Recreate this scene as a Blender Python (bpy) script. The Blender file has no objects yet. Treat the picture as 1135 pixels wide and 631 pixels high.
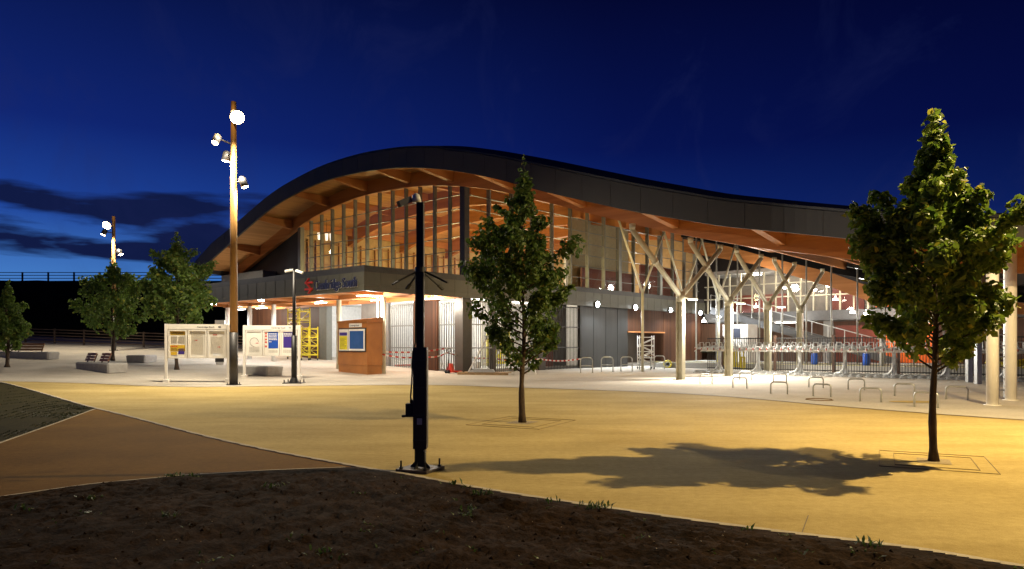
import bpy, bmesh, math, random
from mathutils import Vector, noise, Matrix
R = random.Random(7)
S = bpy.context.scene
COL = S.collection
# ------------------------------------------------------------------ camera model
F, CX, HY, EYE = 790.0, 567.5, 381.5, 1.5
UX, UY = 0.6622, 0.7493          # building axis u (along the long glazed front), v is at right angles
def L(u, v, z=0.0): return Vector((UX*u - UY*v, UY*u + UX*v, z))
def uv(p): return (UX*p[0] + UY*p[1], -UY*p[0] + UX*p[1])
def sp(x, w): 
    t = x/w
    return w*(math.log1p(math.exp(t)) if t < 30 else t)
def sstep(a, b, x):
    t = max(0, min(1, (x-a)/(b-a))); return t*t*(3-2*t)
def terr(x, y):
    u, v = uv((x, y))
    return 0.044*sp(v-25.5, 1.2)*(1-sstep(36, 46, u))
def at(px, d, py=None, z=None):
    x = (px-CX)/F*d
    if z is None: z = EYE + (HY-py)*d/F if py is not None else terr(x, d)
    return Vector((x, d, z))
def G(px, py):                       # ground point seen at a pixel
    d = EYE*F/max(py-HY, .5)
    for _ in range(60):
        x = (px-CX)/F*d
        d2 = (EYE-terr(x, d))*F/max(py-HY, .5)
        d += (d2-d)*.5
    x = (px-CX)/F*d
    return Vector((x, d, terr(x, d)))
def onU(px, u): r = (px-CX)/F; d = u/(UX*r+UY); return Vector((r*d, d, 0))
def onV(px, v): r = (px-CX)/F; d = v/(-UY*r+UX); return Vector((r*d, d, 0))
def zat(py, d): return EYE + (HY-py)*d/F

# ------------------------------------------------------------------ materials
MATS = {}
def mat(name, col, rough=.6, metal=0., var=.12, scale=6., bump=.0, bscale=40., col2=None, stretch=None, coat=0., spec=.5):
    if name in MATS: return MATS[name]
    m = bpy.data.materials.new(name); m.use_nodes = True
    nt = m.node_tree; n = nt.nodes; l = nt.links
    b = n['Principled BSDF']
    tc = n.new('ShaderNodeTexCoord'); mp = n.new('ShaderNodeMapping'); l.new(tc.outputs['Object'], mp.inputs[0])
    if stretch: mp.inputs['Scale'].default_value = stretch
    nz = n.new('ShaderNodeTexNoise'); nz.inputs['Scale'].default_value = scale; nz.inputs['Detail'].default_value = 6; nz.inputs['Roughness'].default_value = .65
    l.new(mp.outputs[0], nz.inputs['Vector'])
    cr = n.new('ShaderNodeValToRGB')
    a = [max(0, c*(1-var)) for c in col]; c2 = [min(1, c*(1+var)) for c in (col2 or col)]
    cr.color_ramp.elements[0].position = .3; cr.color_ramp.elements[1].position = .7
    cr.color_ramp.elements[0].color = (*a, 1); cr.color_ramp.elements[1].color = (*c2, 1)
    l.new(nz.outputs['Fac'], cr.inputs[0]); l.new(cr.outputs[0], b.inputs['Base Color'])
    b.inputs['Roughness'].default_value = rough; b.inputs['Metallic'].default_value = metal
    b.inputs['Specular IOR Level'].default_value = spec
    if coat: b.inputs['Coat Weight'].default_value = coat
    if bump:
        n2 = n.new('ShaderNodeTexNoise'); n2.inputs['Scale'].default_value = bscale; n2.inputs['Detail'].default_value = 4
        l.new(mp.outputs[0], n2.inputs['Vector'])
        bp = n.new('ShaderNodeBump'); bp.inputs['Strength'].default_value = bump; bp.inputs['Distance'].default_value = .02
        l.new(n2.outputs['Fac'], bp.inputs['Height']); l.new(bp.outputs[0], b.inputs['Normal'])
    MATS[name] = m; return m
def emit(name, col, s):
    if name in MATS: return MATS[name]
    m = bpy.data.materials.new(name); m.use_nodes = True
    b = m.node_tree.nodes['Principled BSDF']
    b.inputs['Base Color'].default_value = (.8, .8, .8, 1); b.inputs['Emission Color'].default_value = (*col, 1); b.inputs['Emission Strength'].default_value = s
    try: m.cycles.emission_sampling = 'NONE'
    except Exception: pass
    MATS[name] = m; return m
def planks(name, col, col2, width, axis, rough=.5, gap=.5, coat=.0):
    """timber boards: a brick-free stripe pattern along one axis + grain"""
    if name in MATS: return MATS[name]
    m = bpy.data.materials.new(name); m.use_nodes = True
    nt = m.node_tree; n = nt.nodes; l = nt.links; b = n['Principled BSDF']
    tc = n.new('ShaderNodeTexCoord'); rot = n.new('ShaderNodeMapping'); l.new(tc.outputs['Object'], rot.inputs[0])
    rot.inputs['Rotation'].default_value = (0, 0, -math.atan2(UY, UX))
    sx = n.new('ShaderNodeSeparateXYZ'); l.new(rot.outputs[0], sx.inputs[0])
    d = n.new('ShaderNodeMath'); d.operation = 'DIVIDE'; l.new(sx.outputs['XYZ'.index(axis)], d.inputs[0]); d.inputs[1].default_value = width
    fl = n.new('ShaderNodeMath'); fl.operation = 'FLOOR'; l.new(d.outputs[0], fl.inputs[0])
    fr = n.new('ShaderNodeMath'); fr.operation = 'FRACT'; l.new(d.outputs[0], fr.inputs[0])
    wn = n.new('ShaderNodeTexWhiteNoise'); wn.noise_dimensions = '1D'; l.new(fl.outputs[0], wn.inputs['W'])
    st = n.new('ShaderNodeMapping'); l.new(rot.outputs[0], st.inputs[0])
    sc = [.6, .6, .6]; sc['XYZ'.index(axis)] = 14
    st.inputs['Scale'].default_value = sc
    nz = n.new('ShaderNodeTexNoise'); nz.inputs['Scale'].default_value = 1.3; nz.inputs['Detail'].default_value = 7; l.new(st.outputs[0], nz.inputs['Vector'])
    ad = n.new('ShaderNodeMath'); ad.operation = 'MULTIPLY_ADD'; l.new(wn.outputs['Value'], ad.inputs[0]); ad.inputs[1].default_value = .55
    m2 = n.new('ShaderNodeMath'); m2.operation = 'MULTIPLY'; l.new(nz.outputs['Fac'], m2.inputs[0]); m2.inputs[1].default_value = .5; l.new(m2.outputs[0], ad.inputs[2])
    cr = n.new('ShaderNodeValToRGB'); cr.color_ramp.elements[0].color = (*col, 1); cr.color_ramp.elements[1].color = (*col2, 1)
    cr.color_ramp.elements[0].position = .1; cr.color_ramp.elements[1].position = .85
    l.new(ad.outputs[0], cr.inputs[0]); l.new(cr.outputs[0], b.inputs['Base Color'])
    gp = n.new('ShaderNodeMath'); gp.operation = 'GREATER_THAN'; l.new(fr.outputs[0], gp.inputs[0]); gp.inputs[1].default_value = .07
    bp = n.new('ShaderNodeBump'); bp.inputs['Strength'].default_value = gap; bp.inputs['Distance'].default_value = .01
    l.new(gp.outputs[0], bp.inputs['Height']); l.new(bp.outputs[0], b.inputs['Normal'])
    b.inputs['Roughness'].default_value = rough; b.inputs['Specular IOR Level'].default_value = .2
    MATS[name] = m; return m
def glass(name, tint=(.9, .93, .95), refl=.12):
    m = bpy.data.materials.new(name); m.use_nodes = True
    nt = m.node_tree; n = nt.nodes; l = nt.links
    n.remove(n['Principled BSDF'])
    t = n.new('ShaderNodeBsdfTransparent'); t.inputs[0].default_value = (*tint, 1)
    g = n.new('ShaderNodeBsdfGlossy'); g.inputs['Roughness'].default_value = .02
    lw = n.new('ShaderNodeLayerWeight'); pw = n.new('ShaderNodeMath'); pw.operation = 'POWER'; l.new(lw.outputs['Facing'], pw.inputs[0]); pw.inputs[1].default_value = 5
    fr = n.new('ShaderNodeMath'); fr.operation = 'MULTIPLY_ADD'; l.new(pw.outputs[0], fr.inputs[0]); fr.inputs[1].default_value = .5; fr.inputs[2].default_value = .045
    mx = n.new('ShaderNodeMixShader'); l.new(fr.outputs[0], mx.inputs[0]); l.new(t.outputs[0], mx.inputs[1]); l.new(g.outputs[0], mx.inputs[2])
    l.new(mx.outputs[0], n['Material Output'].inputs[0]); return m
def leafmat(name, c1, c2):
    m = bpy.data.materials.new(name); m.use_nodes = True
    nt = m.node_tree; n = nt.nodes; l = nt.links; b = n['Principled BSDF']
    ge = n.new('ShaderNodeNewGeometry'); cr = n.new('ShaderNodeValToRGB')
    cr.color_ramp.elements[0].color = (*c1, 1); cr.color_ramp.elements[1].color = (*c2, 1)
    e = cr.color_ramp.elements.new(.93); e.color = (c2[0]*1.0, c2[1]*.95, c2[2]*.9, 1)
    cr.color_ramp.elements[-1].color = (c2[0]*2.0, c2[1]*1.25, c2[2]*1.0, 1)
    l.new(ge.outputs['Random Per Island'], cr.inputs[0]); l.new(cr.outputs[0], b.inputs['Base Color'])
    b.inputs['Roughness'].default_value = .5
    tr = n.new('ShaderNodeBsdfTranslucent'); l.new(cr.outputs[0], tr.inputs[0])
    mx = n.new('ShaderNodeMixShader'); mx.inputs[0].default_value = .4
    l.new(b.outputs[0], mx.inputs[1]); l.new(tr.outputs[0], mx.inputs[2]); l.new(mx.outputs[0], n['Material Output'].inputs[0])
    return m

ZINC = mat('zinc_cladding', (.024, .021, .018), .6, .0, .12, 1.5)
ZINC_D = mat('dark_zinc', (.018, .018, .02), .5, .3, .15, 2)
FASC = mat('olive_panel', (.085, .08, .058), .5, .2, .1, 1.2)
MULL = mat('mullion_metal', (.19, .19, .17), .45, .5, .1, 3)
STEEL = mat('cream_steel', (.52, .49, .36), .45, .1, .1, 4)
GALV = mat('galvanised_steel', (.48, .49, .48), .38, .7, .15, 12)
WHITE = mat('white_paint', (.75, .73, .68), .5, 0, .06, 3)
CREAM = mat('cream_paint', (.84, .80, .72), .5, 0, .05, 3)
BLACK = mat('black_metal', (.014, .013, .013), .5, .2, .25, 6)
DKGREY = mat('dark_grey_metal', (.05, .047, .045), .5, .3, .2, 6)
CORTEN = mat('corten_steel', (.34, .125, .026), .45, .0, .12, 1.0, .03, 30, col2=(.40, .16, .038))
BROWNW = planks('brown_timber_wall', (.036, .014, .007), (.088, .036, .016), .14, 'X', .55)
BROWNV = planks('brown_timber_wall_side', (.036, .014, .007), (.088, .036, .016), .14, 'Y', .55)
SOFFIT = planks('soffit_boards', (.36, .17, .06), (.52, .27, .105), .16, 'Y', .5, .4)
BEAM = planks('glulam_beam', (.33, .125, .037), (.46, .19, .062), .12, 'Z', .45, .25)
GOLDW = mat('pale_ply_wall', (.42, .27, .11), .5, 0, .2, 2.5)
CONC = mat('bench_concrete', (.36, .34, .31), .75, 0, .15, 5, .15, 60)
TIMB = mat('bench_timber', (.33, .16, .05), .55, 0, .3, 2, .0, 30, stretch=(1, 12, 12))
LAMPW = mat('lamp_post_timber', (.38, .20, .06), .4, .0, .2, 2, 0, 30, stretch=(8, 8, .4))
YELP = mat('yellow_paint', (.62, .50, .02), .45, 0, .12, 6)
REDP = mat('red_paint', (.50, .03, .015), .4, 0, .12, 6)
ORAN = mat('orange_hoarding', (.75, .14, .015), .5, 0, .12, 1)
REDH = mat('red_hoarding', (.16, .03, .013), .55, 0, .15, 1)
BLUEP = mat('poster_blue', (.012, .075, .42), .4, 0, .04, 2)
PURP = mat('poster_purple', (.05, .03, .24), .4, 0, .04, 2)
PYEL = mat('poster_yellow', (.62, .40, .03), .4, 0, .05, 2)
PAPER = mat('poster_paper', (.82, .78, .69), .55, 0, .06, 5)
PRED = mat('poster_red', (.55, .05, .03), .5, 0, .05, 2)
PGREY = mat('poster_grey_ink', (.32, .29, .24), .6, 0, .05, 2)
INK = mat('dark_ink', (.03, .035, .06), .5, 0, .05, 2)
NAVY = mat('sign_navy', (.02, .025, .07), .4, 0, .05, 2)
CHARC = mat('charcoal_cladding', (.036, .036, .034), .45, .3, .22, 1.0, 0, 30, stretch=(3, 3, .25))
BARK = mat('bark', (.06, .038, .022), .9, 0, .55, 16, 1.0, 45, stretch=(1, 1, .3))
LEAF1 = leafmat('leaves_lamp_lit', (.07, .135, .016), (.20, .27, .038))  # leaf colour raised to stand in for lamp light on the crown
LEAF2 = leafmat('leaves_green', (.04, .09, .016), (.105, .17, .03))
RUBBER = mat('rubber', (.02, .02, .02), .8, 0, .1, 4)
GLASS = glass('facade_glass', (.86, .88, .88))
SCREEN = mat('screen_blue', (.035, .10, .30), .25, 0, .15, 2)
WOODP = mat('pallet_wood', (.30, .20, .10), .8, 0, .3, 8)

# ------------------------------------------------------------------ mesh helper
class MB:
    def __init__(s): s.v, s.f = [], []
    def add(s, vs, fs):
        o = len(s.v); s.v += [Vector(q) for q in vs]; s.f += [[o+i for i in q] for q in fs]; return s
    def hexa(s, b, t):
        """box from four bottom and four top corners"""
        return s.add(list(b)+list(t), [(3, 2, 1, 0), (4, 5, 6, 7), (0, 1, 5, 4), (1, 2, 6, 5), (2, 3, 7, 6), (3, 0, 4, 7)])
    def box(s, x0, x1, y0, y1, z0, z1):
        return s.hexa([(x0, y0, z0), (x1, y0, z0), (x1, y1, z0), (x0, y1, z0)], [(x0, y0, z1), (x1, y0, z1), (x1, y1, z1), (x0, y1, z1)])
    def ubox(s, u0, u1, v0, v1, z0, z1):
        c = [(u0, v0), (u1, v0), (u1, v1), (u0, v1)]
        return s.hexa([L(a, b, z0) for a, b in c], [L(a, b, z1) for a, b in c])
    def bar(s, p, q, w, h=None, up=(0, 0, 1)):
        h = h or w; p, q = Vector(p), Vector(q); d = (q-p).normalized(); up = Vector(up)
        if abs(d.dot(up)) > .98: up = Vector((UX, UY, 0))
        a = d.cross(up).normalized()*w/2; b = a.cross(d).normalized()*h/2
        return s.hexa([p-a-b, p+a-b, p+a+b, p-a+b], [q-a-b, q+a-b, q+a+b, q-a+b])
    def tube(s, p, q, r0, r1=None, n=10, caps=True):
        r1 = r0 if r1 is None else r1
        return s.path([p, q], [r0, r1], n, caps)
    def path(s, pts, rs, n=8, caps=True):
        pts = [Vector(p) for p in pts]
        if not isinstance(rs, (list, tuple)): rs = [rs]*len(pts)
        o = len(s.v); ref = None
        for i, p in enumerate(pts):
            d = (pts[min(i+1, len(pts)-1)]-pts[max(i-1, 0)]).normalized()
            if ref is None:
                ref = Vector((1, 0, 0)) if abs(d.x) < .8 else Vector((0, 1, 0))
            a = (ref - d*ref.dot(d)).normalized(); ref = a; b = d.cross(a)
            for k in range(n):
                t = 2*math.pi*k/n; s.v.append(p+a*math.cos(t)*rs[i]+b*math.sin(t)*rs[i])
        for i in range(len(pts)-1):
            for k in range(n):
                k2 = (k+1) % n; s.f.append([o+i*n+k, o+i*n+k2, o+(i+1)*n+k2, o+(i+1)*n+k])
        if caps: s.f.append([o+k for k in range(n)][::-1]); s.f.append([o+(len(pts)-1)*n+k for k in range(n)])
        return s
    def disc(s, c, nrm, r, h, n=16):
        nrm = Vector(nrm).normalized(); return s.tube(Vector(c), Vector(c)+nrm*h, r, r, n)
    def grid(s, rows):
        o = len(s.v); m = len(rows[0])
        for r in rows: s.v += [Vector(p) for p in r]
        for i in range(len(rows)-1):
            for j in range(m-1): s.f.append([o+i*m+j, o+i*m+j+1, o+(i+1)*m+j+1, o+(i+1)*m+j])
        return s
    def build(s, name, m, parent=None, smooth=False, bevel=0, local=False):
        off = Vector((0, 0, 0)); p = parent
        if not local:
            while p is not None: off += p.location; p = p.parent
        me = bpy.data.meshes.new(name); me.from_pydata([v-off for v in s.v], [], s.f)
        bm = bmesh.new(); bm.from_mesh(me)
        if bevel:
            bmesh.ops.remove_doubles(bm, verts=bm.verts, dist=1e-5)
            bmesh.ops.bevel(bm, geom=list(bm.edges), offset=bevel, segments=1, affect='EDGES', clamp_overlap=True)
        bmesh.ops.recalc_face_normals(bm, faces=bm.faces); bm.to_mesh(me); bm.free()
        if smooth:
            for pl in me.polygons: pl.use_smooth = True
        me.materials.append(m)
        o = bpy.data.objects.new(name, me); COL.objects.link(o)
        if parent is not None: o.parent = parent
        return o
def tag(o, label=None, cat=None, group=None, kind=None):
    if label: o['label'] = label
    if cat: o['category'] = cat
    if group: o['group'] = group
    if kind: o['kind'] = kind
    return o
def thing(name, label, cat, loc, group=None, rz=0):
    o = bpy.data.objects.new(name, None); COL.objects.link(o); o.location = loc; o.rotation_euler = (0, 0, rz)
    o.empty_display_size = .3
    return tag(o, label, cat, group)
def copy_tree(o, parent=None):
    c = o.copy(); COL.objects.link(c); c.parent = parent
    for ch in list(o.children): copy_tree(ch, c)
    return c
def textmesh(txt, size, m, name, parent, mtx, ext=.004):
    """lettering as a mesh; mtx places it (x along the text, y up)"""
    cu = bpy.data.curves.new('lettering', 'FONT'); cu.body = txt; cu.size = size; cu.extrude = ext; cu.offset = size*.007; cu.resolution_u = 3
    to = bpy.data.objects.new('lettering_source', cu); COL.objects.link(to)
    bpy.context.view_layer.update()
    me = bpy.data.meshes.new_from_object(to.evaluated_get(bpy.context.evaluated_depsgraph_get()))
    bpy.data.objects.remove(to); bpy.data.curves.remove(cu)
    me.transform(mtx); me.materials.clear(); me.materials.append(m); me.name = name
    o = bpy.data.objects.new(name, me); COL.objects.link(o); o.parent = parent; return o
def light(name, typ, loc, power, col, size=.1, rot=None, spot=None, blend=.6, aim=None):
    d = bpy.data.lights.new(name, typ); d.energy = power; d.color = col
    if typ == 'AREA': d.shape = 'RECTANGLE'; d.size = size if not isinstance(size, tuple) else size[0]; d.size_y = size if not isinstance(size, tuple) else size[1]
    else: d.shadow_soft_size = size
    if typ == 'SPOT': d.spot_size = math.radians(spot); d.spot_blend = blend
    o = bpy.data.objects.new(name, d); COL.objects.link(o); o.location = loc
    if aim is not None: o.rotation_euler = (Vector(aim)-Vector(loc)).to_track_quat('-Z', 'Y').to_euler()
    elif rot: o.rotation_euler = rot
    return o
WARM = (1, .72, .33); NEUT = (1, .92, .79); COOL = (.88, .94, 1.0)

# ------------------------------------------------------------------ ground
def ground_mat(name, c1, c2, fine=120, big=.5, rough=.85, bump=.3, fleck=None, sp_=.04, streak=0):
    m = bpy.data.materials.new(name); m.use_nodes = True
    nt = m.node_tree; n = nt.nodes; l = nt.links; b = n['Principled BSDF']
    tc = n.new('ShaderNodeTexCoord')
    a = n.new('ShaderNodeTexNoise'); a.inputs['Scale'].default_value = big; a.inputs['Detail'].default_value = 8; a.inputs['Roughness'].default_value = .6
    f = n.new('ShaderNodeTexNoise'); f.inputs['Scale'].default_value = fine; f.inputs['Detail'].default_value = 2
    l.new(tc.outputs['Object'], a.inputs['Vector']); l.new(tc.outputs['Object'], f.inputs['Vector'])
    ad = n.new('ShaderNodeMath'); ad.operation = 'MULTIPLY_ADD'; l.new(f.outputs['Fac'], ad.inputs[0]); ad.inputs[1].default_value = .45
    s2 = n.new('ShaderNodeMath'); s2.operation = 'MULTIPLY'; l.new(a.outputs['Fac'], s2.inputs[0]); s2.inputs[1].default_value = .6
    gmid = n.new('ShaderNodeTexNoise'); gmid.inputs['Scale'].default_value = 11; gmid.inputs['Detail'].default_value = 5; gmid.inputs['Roughness'].default_value = .75; l.new(tc.outputs['Object'], gmid.inputs['Vector'])
    g2 = n.new('ShaderNodeMath'); g2.operation = 'MULTIPLY_ADD'; l.new(gmid.outputs['Fac'], g2.inputs[0]); g2.inputs[1].default_value = .5; g2.inputs[2].default_value = -.25
    g3 = n.new('ShaderNodeMath'); g3.operation = 'ADD'; l.new(g2.outputs[0], g3.inputs[0]); l.new(s2.outputs[0], g3.inputs[1]); l.new(g3.outputs[0], ad.inputs[2])
    if streak:
        sm = n.new('ShaderNodeMapping'); sm.inputs['Scale'].default_value = (.5, 2.2, 1); sm.inputs['Rotation'].default_value = (0, 0, .25); l.new(tc.outputs['Object'], sm.inputs[0])
        s3 = n.new('ShaderNodeTexNoise'); s3.inputs['Scale'].default_value = .55; s3.inputs['Detail'].default_value = 6; s3.inputs['Roughness'].default_value = .7; l.new(sm.outputs[0], s3.inputs['Vector'])
        a3 = n.new('ShaderNodeMath'); a3.operation = 'MULTIPLY_ADD'; l.new(s3.outputs['Fac'], a3.inputs[0]); a3.inputs[1].default_value = streak; l.new(ad.outputs[0], a3.inputs[2]); s4 = n.new('ShaderNodeMath'); s4.operation = 'SUBTRACT'; l.new(a3.outputs[0], s4.inputs[0]); s4.inputs[1].default_value = streak*.5; ad = s4
    cr = n.new('ShaderNodeValToRGB'); cr.color_ramp.elements[0].position = .36; cr.color_ramp.elements[1].position = .7
    cr.color_ramp.elements[0].color = (*c1, 1); cr.color_ramp.elements[1].color = (*c2, 1)
    l.new(ad.outputs[0], cr.inputs[0]); out = cr.outputs[0]
    if fleck:
        vo = n.new('ShaderNodeTexVoronoi'); vo.inputs['Scale'].default_value = fleck[0]; l.new(tc.outputs['Object'], vo.inputs['Vector'])
        lt = n.new('ShaderNodeMath'); lt.operation = 'LESS_THAN'; l.new(vo.outputs['Distance'], lt.inputs[0]); lt.inputs[1].default_value = fleck[1]
        mx = n.new('ShaderNodeMixRGB'); l.new(lt.outputs[0], mx.inputs[0]); l.new(out, mx.inputs[1]); mx.inputs[2].default_value = (*fleck[2], 1); out = mx.outputs[0]
    l.new(out, b.inputs['Base Color']); b.inputs['Roughness'].default_value = rough; b.inputs['Specular IOR Level'].default_value = sp_
    bp = n.new('ShaderNodeBump'); bp.inputs['Strength'].default_value = bump; bp.inputs['Distance'].default_value = .008
    l.new(f.outputs['Fac'], bp.inputs['Height']); l.new(bp.outputs[0], b.inputs['Normal'])
    return m
GR_EARTH = ground_mat('earth', (.02, .018, .01), (.045, .04, .022), 30, .3)
GR_RESIN = ground_mat('buff_resin_gravel', (.33, .24, .082), (.53, .405, .165), 90, .35, streak=.5)
GR_FORE = ground_mat('pale_concrete_paving', (.36, .32, .26), (.54, .49, .41), 60, .3, streak=.4)
GR_PATH = ground_mat('brown_hoggin', (.11, .054, .008), (.21, .108, .018), 80, .6)
GR_SOIL = ground_mat('bare_soil', (.007, .004, .0025), (.034, .018, .009), 40, 1.3, .95, .9, fleck=(9, .035, (.16, .12, .08)))
GR_LAWN = ground_mat('thin_turf', (.018, .016, .007), (.05, .042, .015), 30, 1.0, .95)
GR_KERB = ground_mat('kerb_stone', (.40, .34, .25), (.56, .49, .37), 60, 3)
GR_PLAT = ground_mat('platform_concrete', (.26, .25, .23), (.38, .37, .34), 40, .4)

# large terrain sheet
xs = sorted(set([-400, -250, -150, -100, -75] + [i*2.0 for i in range(-30, 31)] + [75, 100, 150, 250, 400]))
ys = sorted(set([-60, -30, -15] + [i*2.0 for i in range(-4, 50)] + [110, 130, 170, 250, 400, 700]))
tag(MB().grid([[(x, y, (terr(x, y) if y < 100 else terr(x, 100))-.09) for x in xs] for y in ys]).build('ground', GR_EARTH, smooth=True), kind='structure')

def catmull(pts, n):
    out = []; P = [pts[0]]+list(pts)+[pts[-1]]
    for i in range(1, len(P)-2):
        for k in range(n):
            t = k/n; a, b, c, d = P[i-1], P[i], P[i+1], P[i+2]
            out.append(.5*((2*b)+(c-a)*t+(2*a-5*b+4*c-d)*t*t+(3*b-a-3*c+d)*t**3))
    out.append(P[-2]); return out
kerb_px = [(0, 423), (110, 453), (250, 488), (400, 517), (445, 524), (560, 545), (800, 580), (1000, 605), (1135, 627)]
K = [Vector((-45, 38, 0)), Vector((-32, 34, 0))] + [G(*p) for p in kerb_px] + [Vector((4.6, 3.9, 0)), Vector((7, 2.2, 0)), Vector((12, -1, 0))]
for p in K: p.z = 0
KC = catmull(K, 8)
def strip(curve, far, rows, dz, pw=2.0):
    """sheet between a curve and a far point per curve sample, laid on the terrain"""
    g = []
    for j in range(rows+1):
        t = (j/rows)**pw
        g.append([(lambda q: (q.x, q.y, terr(q.x, q.y)+dz))(c.lerp(far(i, c), t)) for i, c in enumerate(curve)])
    return g
nk = len(KC)
tag(MB().grid(strip(KC, lambda i, c: Vector((-75+150*i/(nk-1), 98, 0)), 90, 0.0)).build('plaza_paving', GR_RESIN, smooth=True), kind='structure')
fp = [G(*p) for p in [(-150, 421), (60, 424), (200, 429), (330, 428), (470, 427), (560, 429.5), (760, 437), (950, 452.5), (1135, 466)]] 
fp += [Vector((fp[-1].x+3, fp[-1].y-2.6, 0)), Vector((fp[-1].x+9, fp[-1].y-7.8, 0))]
for p in fp: p.z = 0
FC = catmull(fp, 8); nf = len(FC)
tag(MB().grid(strip(FC, lambda i, c: Vector((-70+140*i/(nf-1), 96, 0)), 90, .006)).build('forecourt_paving', GR_FORE, smooth=True), kind='structure')
# narrow dark channel drain along the paving joint
jb = MB()
for i in range(10, nf-1):
    a, b = FC[i], FC[i+1]; d = (b-a).normalized(); q = Vector((-d.y, d.x, 0))*.035
    zz = lambda p: Vector((p.x, p.y, terr(p.x, p.y)+.011))
    jb.add([zz(a-q), zz(b-q), zz(b+q), zz(a+q)], [(0, 1, 2, 3)])
tag(jb.build('paving_joint', mat('joint_dark', (.15, .115, .07), .8)), kind='structure')
for (p_, q_) in ((G(896, 572), G(889, 591)),):
    d = (q_-p_).normalized(); o_ = Vector((-d.y, d.x, 0))*.004; zz = Vector((0, 0, .006))
    tag(MB().add([p_-o_+zz, p_+o_+zz, q_+o_+zz, q_-o_+zz], [(0, 1, 2, 3)]).build('paving_joint', MATS['joint_dark']), kind='structure')
# kerb edging
kb = MB()
for i in range(nk-1):
    a, b = KC[i], KC[i+1]
    da = (KC[min(i+1, nk-1)]-KC[max(i-1, 0)]).normalized(); db = (KC[min(i+2, nk-1)]-KC[i]).normalized()
    qa = Vector((da.y, -da.x, 0))*.085; qb = Vector((db.y, -db.x, 0))*.055
    za, zb = terr(a.x, a.y), terr(b.x, b.y)
    kb.hexa([(*a.xy, za-.08), (*(a+qa).xy, za-.08), (*(b+qb).xy, zb-.08), (*b.xy, zb-.08)], [(*a.xy, za+.008), (*(a+qa).xy, za+.008), (*(b+qb).xy, zb+.008), (*b.xy, zb+.008)])
tag(kb.build('kerb_edging', GR_KERB), kind='structure')
# brown path running off to the left
tip = G(112, 454); 
pathtop = [tip, G(60, 470), G(0, 491), G(-120, 535)]
pathbot = [G(400, 518.5), G(300, 521.5), G(200, 527.5), G(100, 537), G(0, 551), G(-120, 578)]
pt = [p.xy.to_3d() for p in pathtop]; pb = [p.xy.to_3d() for p in pathbot]
ktip = min(range(nk), key=lambda i: (KC[i]-pt[0]).length); kend = min(range(nk), key=lambda i: (KC[i]-pb[0]).length)
inset = lambda i: KC[i] + Vector(((KC[i+1]-KC[i-1]).normalized().y, -(KC[i+1]-KC[i-1]).normalized().x, 0))*.08
def resample(pts, n):
    ds = [0]
    for a, b in zip(pts, pts[1:]): ds.append(ds[-1]+(b-a).length)
    out = []
    for k in range(n):
        t = ds[-1]*k/(n-1); i = max(j for j in range(len(ds)-1) if ds[j] <= t+1e-9); f = (t-ds[i])/max(1e-9, ds[i+1]-ds[i]); out.append(pts[i].lerp(pts[i+1], min(1, f)))
    return out
edge = [inset(i) for i in range(ktip, kend+1)]
polyA = resample(list(reversed(edge))+pt[1:], 40); polyB = resample([edge[-1]]+pb[1:], 40)
tag(MB().grid([[polyA[i].lerp(polyB[i], j/6)+Vector((0, 0, -.002)) for i in range(40)] for j in range(7)]).build('footpath', GR_PATH), kind='structure')
pe = MB()
for P, s in ((resample([edge[0]]+pt[1:], 14), .0), (polyB[1:], .0)):
    for a, b in zip(P, P[1:]): pe.bar(a+Vector((0, 0, -.017)), b+Vector((0, 0, -.017)), .03, .05)
tag(pe.build('path_edging', GR_KERB), kind='structure')
# turf bed (upper left)
ed2 = [inset(i) for i in range(ktip, 8, -1)]
tA = resample(ed2, 30); tB = resample([edge[0]]+pt[1:]+[Vector((-30, 8, 0))], 30)
def turf(i, j): 
    p = tA[i].lerp(tB[i], j/12); return Vector((p.x, p.y, terr(p.x, p.y)-.012+.03*noise.noise(p*1.5)*min(1, j/3, (12-j)/3)))
tag(MB().grid([[turf(i, j) for i in range(30)] for j in range(13)]).build('turf_bed', GR_LAWN, smooth=True), kind='structure')
# bare soil (foreground)
ed3 = [inset(i) for i in range(kend, nk-3)]
top = resample(list(reversed(pb))[:-1]+ed3, 420)
rows = []
for j in range(221):
    t = (j/220)**1.1; row = []
    for i, p in enumerate(top):
        q = p.lerp(Vector((-9+18*i/419, -3, 0)), t)
        e = min(1, (q-p).length/.35)
        h = .3*noise.noise(q*1.1)+.35*noise.noise(q*3.2+Vector((3, 1, 0)))+.5*abs(noise.noise(q*8))+.4*noise.noise(q*17)+.25*noise.noise(q*33)
        row.append((q.x, q.y, .006+e*(.0+.07*h)))
    rows.append(row)
tag(MB().grid(rows).build('bare_soil', GR_SOIL, smooth=True), kind='structure')
def soilz(x, y):
    q = Vector((x, y, 0)); h = .3*noise.noise(q*1.1)+.35*noise.noise(q*3.2+Vector((3, 1, 0)))+.5*abs(noise.noise(q*8))
    return .006+.07*h
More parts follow.
